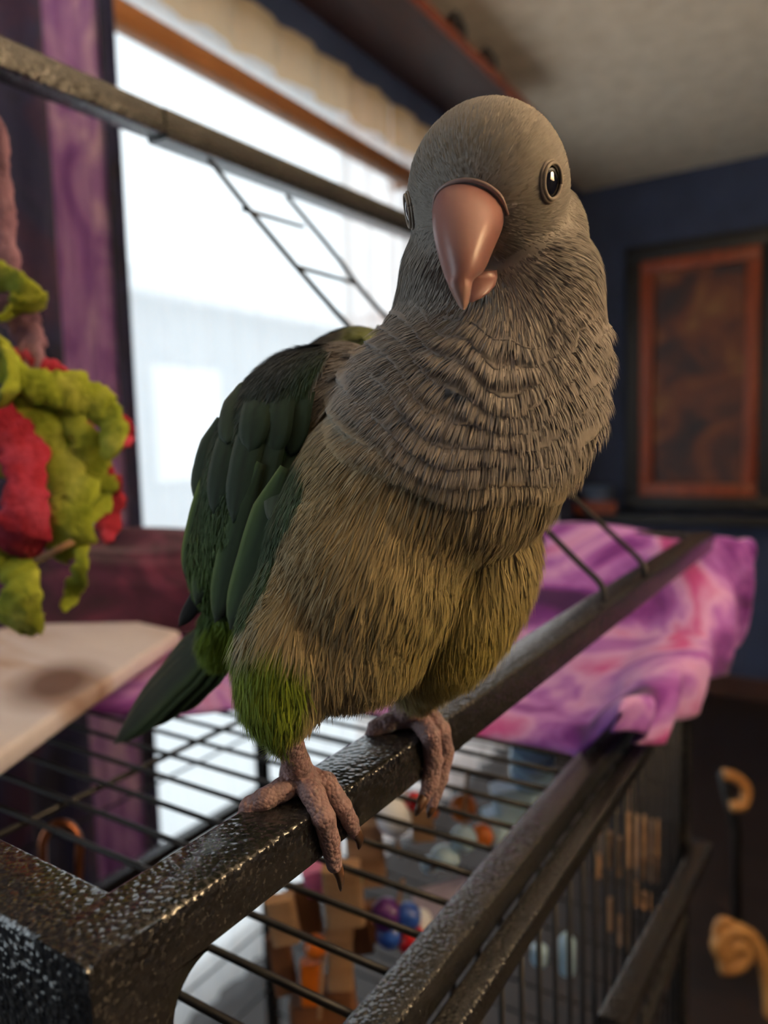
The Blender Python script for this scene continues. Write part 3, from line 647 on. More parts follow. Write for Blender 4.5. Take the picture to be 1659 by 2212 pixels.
def smin(a, b, k):
    h = np.clip(0.5+0.5*(b-a)/k, 0, 1); return b*(1-h)+a*h-k*h*(1-h)
def ell(p, c, r, rot):
    q = p-c; a = math.radians(rot); ca, sa = math.cos(a), math.sin(a)
    x = q[..., 0]*ca+q[..., 1]*sa; y = -q[..., 0]*sa+q[..., 1]*ca; z = q[..., 2]
    k0 = np.sqrt((x/r[0])**2+(y/r[1])**2+(z/r[2])**2); k1 = np.sqrt((x/r[0]**2)**2+(y/r[1]**2)**2+(z/r[2]**2)**2)
    return k0*(k0-1)/np.maximum(k1, 1e-9)
def cone(p, a, b, ra, rb):
    ab = b-a; t = np.clip(((p-a)@ab)/(ab@ab), 0, 1)
    return np.linalg.norm(p-(a+t[..., None]*ab), axis=-1)-(ra+(rb-ra)*t)
def surface_nets(f, lo, hi, h):
    n = np.ceil((hi-lo)/h).astype(int)+1
    ax = [lo[i]+h*np.arange(n[i]) for i in range(3)]
    P3 = np.stack(np.meshgrid(*ax, indexing='ij'), -1).reshape(-1, 3); v = np.concatenate([f(P3[i:i+400000]) for i in range(0, len(P3), 400000)]).reshape(n)
    neg = v < 0
    idx = -np.ones(n-1, int); acc = np.zeros((*(n-1), 3)); cnt = np.zeros(n-1)
    cn = [(i, j, k) for i in (0, 1) for j in (0, 1) for k in (0, 1)]
    sl = lambda o: tuple(slice(o[i], n[i]-1+o[i]) for i in range(3))
    for a in cn:
        for b in cn:
            d = np.subtract(b, a)
            if d.sum() == 1 and d.min() >= 0:
                va, vb = v[sl(a)], v[sl(b)]; c = neg[sl(a)] != neg[sl(b)]
                t = np.where(c, va/np.where(c, va-vb, 1), 0)
                for i in range(3): acc[..., i] += np.where(c, a[i]+t*d[i], 0)
                cnt += c
    m = cnt > 0; idx[m] = np.arange(m.sum())
    ijk = np.argwhere(m); V = lo+h*(ijk+acc[m]/cnt[m][:, None]); F = []
    for axn in range(3):
        o = [0, 0, 0]; o[axn] = 1
        a = neg[tuple(slice(0, n[i]-o[i]) for i in range(3))]; b = neg[tuple(slice(o[i], n[i]) for i in range(3))]
        e = np.argwhere(a != b); u, w = (axn+1) % 3, (axn+2) % 3
        ok = (e[:, u] > 0) & (e[:, w] > 0) & (e[:, u] < n[u]-1) & (e[:, w] < n[w]-1); e = e[ok]
        flip = a[tuple(e.T)]
        def cell(du, dw):
            q = e.copy(); q[:, u] += du; q[:, w] += dw; return idx[tuple(q.T)]
        q = np.stack([cell(-1, -1), cell(0, -1), cell(0, 0), cell(-1, 0)], 1)
        q[~flip] = q[~flip][:, ::-1]; F.append(q)
    return V, np.concatenate(F)

PRIMS = [  # px, py, depth, rx, ry, rz (px), rotation, blend (px)
 (1052, 422, .240, 171, 184, 195, 0, 1),
 (1068, 650, .262, 205, 170, 170, 0, 50),
 (1168, 505, .262, 92, 120, 120, -22, 40),
 (1158, 622, .247, 138, 142, 150, -8, 26),
 (978, 590, .250, 112, 122, 130, 14, 26),
 (1068, 770, .262, 240, 190, 225, 0, 60),
 (1012, 890, .262, 288, 220, 250, 0, 50),
 (950, 1005, .262, 292, 220, 250, -12, 50),
 (792, 1200, .262, 218, 308, 236, 16, 60),
 (735, 1400, .252, 165, 118, 140, -8, 50),
 (618, 1385, .246, 108, 165, 125, 4, 50),
 (610, 1490, .243, 86, 95, 90, 8, 40),
 (612, 1556, .2415, 40, 44, 46, 0, 26),
 (998, 1262, .276, 140, 252, 165, 24, 9),
 (905, 1462, .290, 62, 54, 64, 20, 18),
 (600, 1020, .292, 150, 270, 150, 16, 40),
 (692, 868, .290, 172, 98, 140, -33, 50),
 (505, 1180, .298, 92, 150, 80, 14, 50),
 (800, 900, .325, 200, 190, 140, 20, 60),
 (660, 1180, .320, 190, 250, 150, 10, 70),
 (500, 1345, .318, 62, 88, 55, 30, 40),
]
PR = [(B(x, y, d), np.array([a, b, c])*d/FPX, rot, k*PX) for x, y, d, a, b, c, rot, k in PRIMS]
def body_sdf(p):
    v = None
    for c, r, rot, k in PR:
        e = ell(p, c, r, rot); v = e if v is None else smin(v, e, k)
    return v
bV, bF = surface_nets(body_sdf, np.array(B(360, 200, .27))-np.array([0, 0, .085]), np.array([B(1360, 900, .27)[0], B(800, 1640, .27)[1], .365]), 7.5*PX)
print('body verts', len(bV))
def grad(f, p, e=2*PX):
    g = np.stack([f(p+np.eye(3)[i]*e)-f(p-np.eye(3)[i]*e) for i in range(3)], -1)
    return g/np.maximum(np.linalg.norm(g, axis=-1, keepdims=True), 1e-9)
bN = grad(body_sdf, bV)
# which way round the quads are: make them face outwards
fn = np.cross(bV[bF[:, 1]]-bV[bF[:, 0]], bV[bF[:, 2]]-bV[bF[:, 0]])
if (fn*bN[bF[:, 0]]).sum() < 0: bF = bF[:, ::-1]

# feather rows on the breast: level lines around the chin
RC = np.array([1120.0, 560.0])
def row_phi(x, y):
    dx, dy = x-RC[0], y-RC[1]; r = np.hypot(dx*np.where(dx > 0, 1.55, 0.98), dy*1.0); th = np.arctan2(dy, -dx)
    return r+14*np.sin(th*5+r*.012)+9*np.sin(th*11-r*.02+1), th
ROW0, DROW, NROW = 190.0, 46.0, 8
def breast_mask(x, y):
    r, th = row_phi(x, y)
    m = np.clip((r-165)/30, 0, 1)*np.clip((585-r)/70, 0, 1)
    return m*np.clip((y-655)/45, 0, 1)*np.clip((1195-y)/80, 0, 1)*np.clip((x-wing_edge(y)-10)/60, 0, 1)
def wing_edge(y):
    return np.interp(y, [640, 700, 740, 800, 850, 950, 1050, 1100, 1150, 1250, 1330, 1345, 1400], [800, 770, 735, 690, 665, 655, 672, 648, 616, 592, 546, 518, -999])

cC = lambda *c: np.array(lin(c))
def colour(p, n):
    """plumage colour by place on the bird"""
    x, y = pxy(p); Z = p[:, 2]
    j = pn(p[:, 0]*900, p[:, 1]*900, p[:, 2]*900)[:, None]; j2 = pn(p[:, 0]*260, p[:, 1]*260, p[:, 2]*260, 3)[:, None]
    def mixc(c, d, t): t = np.clip(t, 0, 1)[:, None] if np.ndim(t) == 1 else np.clip(t, 0, 1); return c*(1-t)+d*t
    c = np.tile(cC(.57, .545, .515), (len(p), 1))                      # head grey
    c = mixc(c, cC(.65, .61, .57), (y-560)/120*(x > 1090))            # pale cheek
    c = mixc(c, cC(.585, .555, .53), (y-640)/60)                         # breast
    r, th = row_phi(x, y)
    bel = np.clip((r-455)/110, 0, 1)*np.clip((y-800)/120, 0, 1)
    c = mixc(c, cC(.605, .545, .41), bel)                              # olive tan belly
    c = mixc(c, cC(.62, .56, .28), np.clip((y-1120)/260, 0, 1)*np.clip((x-760)/240, 0, 1)*bel)
    c = mixc(c, cC(.60, .575, .47), np.clip((640-x)/90, 0, 1)*np.clip((y-1180)/80, 0, 1))
    tg = np.clip((y-1368-22*np.sin(x*.03)+(x-600)*.12*(x < 600))/38, 0, 1)*np.clip((676-x-0.10*(y-1450))/26, 0, 1)
    c = mixc(c, cC(.47, .545, .13), tg)                                # lime thigh
    c = mixc(c, cC(.58, .55, .22), np.clip((y-1520)/50, 0, 1)*np.clip((x-600)/40, 0, 1)*tg*.8)
    c = c*(1+.10*j+(.10+.08*bel[:, None])*j2)
    w = (np.clip((wing_edge(y)-x)/8, 0, 1))*(y < 1350)*(y > 690)
    gw = np.tile(cC(.20, .30, .20), (len(p), 1))
    gw = mixc(gw, cC(.155, .20, .215), np.clip((1000-y)/200, 0, 1)*np.clip((620-x+(900-y)*.6)/60, 0, 1))
    gw = mixc(gw, cC(.27, .38, .14), np.clip((y-1000)/220, 0, 1)*np.clip((560-x)/90, 0, 1))
    gw = mixc(gw, cC(.22, .22, .22), np.clip((790-y)/60, 0, 1))*(1+.12*j+.1*j2)
    c = mixc(c, gw, w)
    back = np.clip((Z-.272-(y-400)*.00003)/.006, 0, 1)*(y < 660)
    back = np.maximum(back, np.clip((Z-(.29 if True else 0))/.01, 0, 1)*(y >= 660)*(x < 900))
    back = np.maximum(back, np.clip((Z-.325)/.012, 0, 1))
    nape = np.clip((Z-.250)/.008, 0, 1)*(y < 660)*(x > 1130)
    c = mixc(c, cC(.36, .40, .22)*(1+.15*j), np.maximum(back*(1-w), nape))
    rump = np.clip((1.0-np.hypot((x-490)/70, (y-1385)/60))*4, 0, 1)*(x < 520)
    c = mixc(c, cC(.46, .56, .12), rump)
    return np.clip(c, 0.004, 1)

# flow of the feathers in the picture plane, bent onto the surface
def flow(p, n):
    x, y = pxy(p)
    hx, hy = x-1012, y-455; hl = np.hypot(hx, hy)+1e-6
    f = np.stack([hx/hl, hy/hl], -1)
    bx, by = x-RC[0], y-RC[1]; by = by+np.clip((y-900)/2.2, 0, 400); bl = np.hypot(bx, by)+1e-6
    g = np.stack([bx/bl, by/bl], -1)
    t = np.clip((y-600)/110, 0, 1)[:, None]; f = f*(1-t)+g*t
    low = np.clip((y-1290)/160, 0, 1)[:, None]; f = f*(1-low*.75)+np.array([0.05, 1.0])*low*.75
    w = (x < wing_edge(y)) & (y > 690)
    f[w] = np.array([-0.30, 1.0])+np.stack([0.25*np.clip((x[w]-520)/150, -1, 1), 0*x[w]], -1)
    d = np.concatenate([f, np.zeros((len(f), 1))], 1)
    d[:, 2] = np.where(n[:, 2] > -.1, 0.25, 0.0)
    d = d-n*(d*n).sum(1, keepdims=True); l = np.linalg.norm(d, axis=1, keepdims=True)
    bad = l[:, 0] < .05; d[bad] = np.cross(n[bad], [1.0, 0.2, 0]); l = np.linalg.norm(d, axis=1, keepdims=True)
    return d/np.maximum(l, 1e-6)

# relief: breast rows and soft clumps pressed into the body surface
x, y = pxy(bV); r, th = row_phi(x, y); bm_ = breast_mask(x, y)*(bN[:, 2] < .35)
saw = ((r-ROW0)/DROW) % 1.0
bV = bV+bN*(bm_*(saw**1.5*20-9)+2.0*pn(bV[:, 0]*420, bV[:, 1]*300, bV[:, 2]*420)*(1-bm_)*np.clip((y-900)/200, 0, 1))[:, None]*PX
bC = colour(bV, bN)
base = (ax0+ax1)/2; FOOT = b2w(B(760, 1650, .262)[None])[0]
parrot = thing('parrot', 'grey-breasted green parrot standing on the black cage bar', 'parrot', FOOT)

# ---- legs and feet: skin surface of tapered bones, gripping the bar
PE1, PE2 = w2b(E1a), w2b(E1b); sBb = np.array([sB@RT, -(sB@UP), sB@FW]); uBb = np.array([uB@RT, -(uB@UP), uB@FW])
def on_top(x, y, off=0.0):
    rr = np.array([(x-CX)/FPX, (y-CY)/FPX, 1.0]); t = (PE1@uBb+off*PX)/(rr@uBb); return rr*t
def on_side(x, y, off=0.0):
    rr = np.array([(x-CX)/FPX, (y-CY)/FPX, 1.0]); t = (PE1@sBb+off*PX)/(rr@sBb); return rr*t
dL = on_top(655, 1700)[2]; dR = on_top(885, 1560)[2]
print('foot depths', dL, dR)
def chain(pts):   # (point, radius px)
    return [(pts[i][0], pts[i+1][0], pts[i][1]*PX, pts[i+1][1]*PX) for i in range(len(pts)-1)]
ankL = on_top(652, 1678, 34)
legs = [
 chain([(B(608, 1555, .2425), 34), (B(625, 1600, .2405), 33), (B(640, 1648, .5*(.2405+ankL[2])), 35), (ankL, 38)])
 + chain([(ankL, 36), (on_top(676, 1716, 26), 30), (on_side(700, 1768, 20), 28), (on_side(712, 1815, 16), 25), (on_side(722, 1868, 12), 20)])
 + chain([(on_top(668, 1680, 30), 30), (on_top(705, 1690, 24), 26), (on_side(740, 1742, 18), 23), (on_side(757, 1776, 14), 21), (on_side(766, 1798, 10), 17)])
 + chain([(ankL, 34), (on_top(610, 1706, 26), 30), (on_top(572, 1726, 20), 27), (on_top(540, 1742, 4), 24), (on_top(528, 1762, -18), 20)])
 + chain([(ankL, 32), (on_top(640, 1672, 16), 26), (on_top(622, 1664, 0), 22), (on_top(616, 1672, -30), 18)]),
]
ankR = on_top(872, 1548, 30)
legs.append(
 chain([(B(905, 1455, .288), 34), (B(898, 1500, .289), 34), (ankR, 38)])
 + chain([(ankR, 36), (on_top(905, 1556, 26), 32), (on_side(930, 1590, 24), 30), (on_side(936, 1640, 22), 29), (on_side(930, 1690, 18), 26), (on_side(915, 1728, 8), 18)])
 + chain([(ankR, 34), (on_top(925, 1540, 24), 30), (on_side(953, 1578, 22), 28), (on_side(962, 1625, 20), 27), (on_side(952, 1680, 16), 23), (on_side(934, 1738, 8), 17)])
 + chain([(ankR, 34), (on_top(838, 1562, 24), 29), (on_top(812, 1572, 14), 25), (on_top(800, 1592, -8), 20)])
 + chain([(ankR, 30), (on_top(858, 1532, 14), 24), (on_top(850, 1530, -14), 18)]))
LV, LF = [], []
for lg_ in legs:
    A = np.array([q for c in lg_ for q in c[:2]]); lo, hi = A.min(0)-48*PX, A.max(0)+48*PX
    def f(p, lg_=lg_):
        v = None
        for a, b, ra, rb in lg_:
            e = cone(p, a, b, ra*.85, rb*.85); v = e if v is None else smin(v, e, 6*PX)
        # lumpy pads and scutes
        return v-1.3*PX*(np.sin(p[:, 0]*1150)*np.sin(p[:, 1]*1150)*np.sin(p[:, 2]*1150))
    v_, f_ = surface_nets(f, lo, hi, 4.2*PX)
    g = grad(f, v_); nn = np.cross(v_[f_[:, 1]]-v_[f_[:, 0]], v_[f_[:, 2]]-v_[f_[:, 0]])
    if (nn*g[f_[:, 0]]).sum() < 0: f_ = f_[:, ::-1]
    LF.append(f_+sum(map(len, LV))); LV.append(v_)
LV, LF = np.concatenate(LV), np.concatenate(LF)
lc = np.tile(cC(.60, .49, .49), (len(LV), 1))*(1+.14*pn(LV[:, 0]*700, LV[:, 1]*700, LV[:, 2]*700))[:, None]

def plum(nt, b):
    a = N(nt, 'ShaderNodeVertexColor', layer_name='col'); nt.links.new(a.outputs[0], b.inputs['Base Color'])
M_plm = mat('plumage', (0.4, 0.4, 0.4), 0.75, 0, 0.25, plum, Sheen_Weight=0.15)
def scaly(nt, b):
    plum(nt, b)
    c = coords(nt); v = N(nt, 'ShaderNodeTexVoronoi', Scale=1050.0); nt.links.new(c, v.inputs['Vector'])
    bp = N(nt, 'ShaderNodeBump', Strength=0.9, Distance=0.0005, invert=True); nt.links.new(v.outputs[0], bp.inputs['Height']); nt.links.new(bp.outputs[0], b.inputs['Normal'])
M_skin = mat('scaly_pink_skin', (0.5, 0.35, 0.3), 0.5, 0, 0.4, scaly, Subsurface_Weight=0.08, Subsurface_Scale=0.002)
nb_ = len(bV)
body = mesh('body', b2w(np.concatenate([bV, LV])), np.concatenate([bF, LF+nb_]), [M_plm, M_skin], parrot, col=np.concatenate([bC, lc]))
mi = np.zeros(len(body.data.polygons), np.int32); mi[len(bF):] = 1
body.data.polygons.foreach_set('material_index', mi)

BVH = BVHTree.FromPolygons(bV.tolist(), bF.tolist())
def cast(x, y):
    d = Vector(((x-CX)/FPX, (y-CY)/FPX, 1.0)).normalized()
    h = BVH.ray_cast(Vector((0, 0, 0)), d)
    return (None, None) if h[0] is None else (np.array(h[0]), np.array(h[1]))

# ---- barbs
def barbs(name, P, Nn, T, L, Wd, lift, C0, C1, label, nmix=0.75):
    """thin two-segment feather barbs: root P, normal Nn, direction T, length/width in px"""
    n = len(P); L = L[:, None]*PX; Wd = Wd[:, None]*PX; lf = lift[:, None]
    side = np.cross(T, Nn)
    p0 = P-Nn*1.0*PX; p1 = P+T*L*.5+Nn*lf*L*.55; p2 = P+T*L+Nn*lf*L*.8
    V = np.stack([p0-side*Wd*.5, p0+side*Wd*.5, p1+side*Wd*.5, p1-side*Wd*.5, p2], 1).reshape(-1, 3)
    col = np.ones((n, 5, 4), np.float32)
    col[:, :2, :3] = C0[:, None]; col[:, 2:4, :3] = (C0*.45+C1*.55)[:, None]; col[:, 4, :3] = C1
    W3 = b2w(V)-wloc(parrot)
    me = bpy.data.meshes.new(name)
    me.vertices.add(5*n); me.vertices.foreach_set('co', W3.astype(np.float32).ravel())
    k = np.arange(n)[:, None]*5
    li = np.concatenate([k+0, k+1, k+2, k+3, k+3, k+2, k+4], 1).astype(np.int32)
    me.loops.add(7*n); me.loops.foreach_set('vertex_index', li.ravel())
    me.polygons.add(2*n)
    ls = np.stack([np.arange(n)*7, np.arange(n)*7+4], 1).astype(np.int32)
    me.polygons.foreach_set('loop_start', ls.ravel())
    me.update(calc_edges=True); me.validate()
    me.polygons.foreach_set('use_smooth', np.ones(2*n, bool))
    a = me.color_attributes.new('col', 'FLOAT_COLOR', 'POINT'); a.data.foreach_set('color', col.ravel())
    jit = RNG.normal(0, 1, (n, 1))*side*.30
    nv = Nn*nmix+jit-T*lf*.4; nv = nv/np.linalg.norm(nv, axis=1, keepdims=True)
    nw = bv2w(np.repeat(nv, 5, 0)); me.normals_split_custom_set_from_vertices(nw.tolist())
    me.materials.append(M_plm)
    o = bpy.data.objects.new(name, me); link(o, parrot)
    return tag(o, label, kind='stuff')

def sample(n):
    a, b, c, d = (bV[bF[:, i]] for i in range(4))
    ar = np.linalg.norm(np.cross(c-a, d-b), axis=1); cdf = np.cumsum(ar); cdf /= cdf[-1]
    i = np.searchsorted(cdf, RNG.random(n)); u, v = RNG.random((n, 1)), RNG.random((n, 1))
    p = a[i]*(1-u)*(1-v)+b[i]*u*(1-v)+c[i]*u*v+d[i]*(1-u)*v
    return p
EYES = [(1190, 392), (885, 455)]
Pp = sample(430000); Nn = grad(body_sdf, Pp)
x, y = pxy(Pp)
eyeP = []
for ex_, ey_ in EYES:
    p, n = cast(ex_, ey_); n = grad(body_sdf, p[None])[0]; eyeP.append((p, n))
keep = np.ones(len(Pp), bool)
for p, n in eyeP: keep &= np.linalg.norm(Pp-p, axis=1) > 33*PX
inb = (x > 945) & (x < 1080) & (y > 415) & (y < 620) & (Nn[:, 2] < -.3) & (np.abs(x-1008) < np.interp(y, [415, 470, 560, 620], [60, 74, 50, 30])); keep &= ~inb
keep &= ~((Nn[:, 2] > .55) & (RNG.random(len(Pp)) < .6))      # thinner on the far side
keep &= (y < 740) | (RNG.random(len(Pp)) < .68)
Pp, Nn = Pp[keep], Nn[keep]; x, y = pxy(Pp)
T = flow(Pp, Nn)
side = np.cross(Nn, T)
cl_ = pn(Pp[:, 0]*330, Pp[:, 1]*330, Pp[:, 2]*330, 1)+.5*pn(Pp[:, 0]*900, Pp[:, 1]*900, Pp[:, 2]*900, 2)
belly = np.clip((y-1000)/150, 0, 1)
T = T+side*(cl_*(.05+.23*belly)+RNG.normal(0, 1, len(Pp))*(.05+.07*belly))[:, None]; T /= np.linalg.norm(T, axis=1, keepdims=True)
wing = (x < wing_edge(y)) & (y > 690) & (y < 1350)
L = np.interp(y, [240, 480, 560, 680, 900, 1050, 1250, 1600], [20, 24, 32, 36, 44, 62, 72, 66])*RNG.uniform(.6, 1.25, len(Pp))
de = np.min([np.linalg.norm(Pp-p, axis=1) for p, n in eyeP], 0)/PX
L = np.where(de < 75, np.minimum(L, 12+.12*de), L); L = np.where(wing, 46*RNG.uniform(.7, 1.2, len(Pp)), L)
L = np.where((y < 520) & (np.hypot(x-1010, y-470) < 120), L*.55, L)
L = np.where(~wing & (y > 760) & (y < 1400) & (x < wing_edge(y)+70), L*(.42+.5*np.clip((x-wing_edge(y))/70, 0, 1)), L)
lift = np.where(wing, .11, np.interp(y, [300, 620, 760, 1100, 1500], [.08, .10, .18, .20, .16]))*RNG.uniform(.5, 1.5, len(Pp))*(1+(.2+.3*belly)*np.clip(cl_, -1, 1))
Wd = np.where(wing, 3.6, np.interp(y, [300, 700, 1200], [1.8, 2.1, 2.4]))*RNG.uniform(.7, 1.3, len(Pp))
Cb = colour(Pp, Nn); tone = RNG.normal(0, .10, (len(Pp), 1))+.10*cl_[:, None]*belly[:, None]
bmk = breast_mask(x, y)*(Nn[:, 2] < .2)
sw = ((row_phi(x, y)[0]-ROW0)/DROW) % 1.0
hd = np.clip((700-y)/100, 0, 1)[:, None]; tone = tone*(1-.55*hd); C0 = Cb*(.97+tone); C1 = Cb*(1.03+tone)
kk = bmk < .55
barbs('body_barbs', Pp[kk], Nn[kk], T[kk], L[kk], Wd[kk], lift[kk], C0[kk], C1[kk], 'fine soft plumage of grey, olive and green barbs')
# breast rows: overlapping fringes
RP, RN, RTt, RL, RW, RLf, RC0, RC1 = [], [], [], [], [], [], [], []
for k in range(NROW):
    rad = ROW0+DROW*(k+1)
    for layer in range(4):
        th = -0.55
        while th < math.pi+.55:
            th += 1.6/rad
            # radius where the row line lies along this direction
            t2 = th+RNG.normal(0, .004)
            rr = rad+RNG.normal(0, 3.0)-layer*8+5*math.sin(t2*23+k*2.1)+7*math.sin(t2*9.0+k*3.7)
            ux, uy = -math.cos(t2), math.sin(t2)
            q = rr
            for _ in range(3):
                xx, yy = RC[0]+ux*q, RC[1]+uy*q; ph, _t = row_phi(np.array(xx), np.array(yy)); q += (rr-float(ph))*.8
            Lp = RNG.uniform(26, 46)
            xx, yy = RC[0]+ux*(q-Lp), RC[1]+uy*(q-Lp)
            if breast_mask(np.array(RC[0]+ux*q), np.array(RC[1]+uy*q)) < .30+.25*RNG.random(): continue
            p, n = cast(xx, yy)
            if p is None: continue
            RP.append(p); RN.append(n); RL.append(Lp); RW.append(RNG.uniform(1.6, 2.8)); RLf.append(RNG.uniform(.34, .52)); RTt.append(layer)
RP = np.array(RP); RN = grad(body_sdf, RP); T = flow(RP, RN); side = np.cross(RN, T); n = len(RP)
print('row barbs', n)
x, y = pxy(RP); clr = pn(RP[:, 0]*500, RP[:, 1]*500, RP[:, 2]*500, 5)
T = T+side*(RNG.normal(0, .05, n)+.07*clr)[:, None]; T /= np.linalg.norm(T, axis=1, keepdims=True)
mk = np.clip(breast_mask(x, y)*1.3-.15, 0, 1); Cb = colour(RP, RN); tn = RNG.normal(0, .07, (n, 1)); m1 = mk[:, None]
barbs('breast_barbs', RP, RN, T, np.array(RL), np.array(RW), np.array(RLf)*(1+.15*clr)*(.35+.65*mk), Cb*(.88+.10*(1-m1)+tn), Cb*(1.14-.10*(1-m1)+tn), 'scalloped rows of pale-edged grey breast feathers', nmix=.8)

# ---- eyes
M_eye = mat('glossy_black_eye', (0.004, 0.003, 0.003), 0.03, 0, 0.6, Coat_Weight=1.0, Coat_Roughness=0.02)
M_ring = mat('pale_eye_skin', lin((.60, .555, .51)), 0.6)
def disc_ball(name, c, n, r, h, mt, parent):
    s = unit(np.cross(n, [0, 1, .1])); u = np.cross(n, s); V = []; Fc = []; a_, b_ = 12, 24
    for i in range(a_+1):
        t = math.pi*i/a_
        for k in range(b_):
            f = 2*math.pi*k/b_; V.append(c+n*h*math.cos(t)+r*math.sin(t)*(.8*s*math.cos(f)+u*math.sin(f)))
    for i in range(a_):
        for k in range(b_): Fc.append((i*b_+k, i*b_+(k+1) % b_, (i+1)*b_+(k+1) % b_, (i+1)*b_+k))
    return mesh(name, b2w(np.array(V)), Fc, mt, parent)
for (p, n) in eyeP:
    e = disc_ball('eye', p-n*3*PX, n, 30*PX, 11*PX, M_eye, parrot)
    s = unit(np.cross(n, [0, 1, .1])); u = np.cross(n, s)
    for rr, tk in ((31.5, 3.4), (36.5, 2.6)):
        V, Fc = tube_geo([p+n*(5 if rr < 36 else 0)*PX+rr*PX*(.83*s*math.cos(a)+u*math.sin(a)) for a in np.linspace(0, 2*math.pi, 41)], tk*PX, 8)
        o = mesh('eye_ring', b2w(np.array(V)), Fc, M_ring, parrot); o.parent = e

# ---- beak
hp0, _ = cast(1010, 440); d0 = hp0[2]
prof = [(393, 988, 1034, 4), (399, 962, 1056, 20), (410, 946, 1074, 36), (432, 936, 1090, 56), (462, 932, 1095, 74), (495, 934, 1086, 85), (530, 940, 1070, 92), (556, 947, 1059, 94), (576, 953, 1051, 93), (590, 957, 1043, 91),
        (599, 961, 1028, 90), (608, 965, 1020, 88), (626, 972, 1018, 85), (644, 981, 1015, 80), (656, 988, 1012, 76), (664, 993, 1009, 73), (669, 998, 1004, 71)]
ns = 36; V = []; Fc = []
for (yy, xl, xr_, bl) in prof:
    cx_, hw = (xl+xr_)/2, (xr_-xl)/2; zf = d0-bl*PX; T_ = (min(1, bl/40)*70+40 if yy < 600 else 40)*PX*(hw/75*.7+.3)
    for k in range(ns):
        a = 2*math.pi*k/ns; ca, sa = math.cos(a), math.sin(a)
        sx = math.copysign(abs(ca)**.92, ca)
        z = zf+T_-T_*(abs(sa)**.9 if sa > 0 else -.8*abs(sa))
        V.append(B(cx_+hw*sx, yy, z))
for i in range(len(prof)-1):
    for k in range(ns): Fc.append((i*ns+k, i*ns+(k+1) % ns, (i+1)*ns+(k+1) % ns, (i+1)*ns+k))
Fc.append(tuple(range(ns))); Fc.append(tuple(range((len(prof)-1)*ns, len(prof)*ns))[::-1])
V = np.array(V)
bc = np.tile(cC(.60, .425, .40), (len(V), 1)); yv = np.repeat([p[0] for p in prof], ns)
bc = bc*(1-np.clip((yv-600)/55, 0, 1)[:, None]*.9)+cC(.74, .60, .55)*np.clip((yv-600)/55, 0, 1)[:, None]*.9
def horn(nt, b):
    plum(nt, b); c = coords(nt, (1, 1, 1)); n = N(nt, 'ShaderNodeTexNoise', Scale=700.0, Detail=3.0); nt.links.new(c, n.inputs['Vector'])
    bp_ = N(nt, 'ShaderNodeBump', Strength=0.12, Distance=0.0004); nt.links.new(n.outputs[0], bp_.inputs['Height']); nt.links.new(bp_.outputs[0], b.inputs['Normal'])
M_beak = mat('horn_pink_beak', (0.5, 0.3, 0.25), 0.36, 0, 0.5, horn, Subsurface_Weight=0.15, Subsurface_Scale=0.002, Subsurface_Radius=(1.0, 0.4, 0.3))
bk = mesh('upper_beak', b2w(V), Fc, M_beak, parrot, col=bc); bm2 = bk.modifiers.new('smooth', 'SUBSURF'); bm2.levels = bm2.render_levels = 1
cq = [(934, 458), (943, 420), (968, 398), (1008, 389), (1048, 399), (1080, 424), (1098, 464)]
V, Fc = tube_geo(catmull([B(a_, c_, cast(a_, c_)[0][2]-2*PX) for a_, c_ in cq], 30), np.interp(np.linspace(0, 1, 30), [0, .15, .85, 1], [2, 4.5, 4.5, 2])*PX, 8)
mesh('cere', b2w(np.array(V)), Fc, M_beak, parrot, col=np.tile(cC(.58, .49, .47), (len(V), 1)))
Vl, Fl = [], []
lp = [(582, 1034, 40, 52, 26), (600, 1036, 39, 34, 26), (618, 1034, 35, 20, 24), (632, 1029, 28, 12, 20), (643, 1023, 18, 9, 14), (649, 1019, 6, 10, 5)]
for yy, xc, hw, zo, th_ in lp:
    for k in range(20):
        f = 2*math.pi*k/20; Vl.append(B(xc+hw*math.cos(f), yy+4*math.sin(f), d0+(zo+th_-th_*math.sin(f))*PX))
for i in range(len(lp)-1):
    for k in range(20): Fl.append((i*20+k, i*20+(k+1) % 20, (i+1)*20+(k+1) % 20, (i+1)*20+k))
Fl += [tuple(range(20)), tuple(range(100, 120))[::-1]]
mesh('lower_beak', b2w(np.array(Vl)), Fl, M_beak, parrot, col=np.tile(cC(.56, .40, .38), (len(Vl), 1)))

# ---- claws
M_claw = mat('brown_claw', lin((.36, .25, .18)), 0.3, 0, 0.5)
for a, b, c in ((on_side(720, 1858, 12), on_side(734, 1890, 14), on_side(736, 1924, 2)), (on_side(764, 1792, 12), on_side(776, 1812, 12), on_side(775, 1834, 0)),
                (on_side(916, 1722, 10), on_side(905, 1745, 8), on_side(898, 1762, -6)), (on_side(936, 1732, 8), on_side(930, 1752, 6), on_side(925, 1766, -6)),
                (on_top(804, 1586, -2), on_top(796, 1598, -14), on_top(797, 1610, -30)), (on_top(528, 1762, -18), on_top(524, 1776, -34), on_top(526, 1788, -50))):
    tube('claw', b2w(catmull([a, b, c], 10)), np.array([15, 14.5, 14, 13, 12, 10.5, 9, 7, 5, 2])*PX*S*.98, M_claw, parrot, n=10)

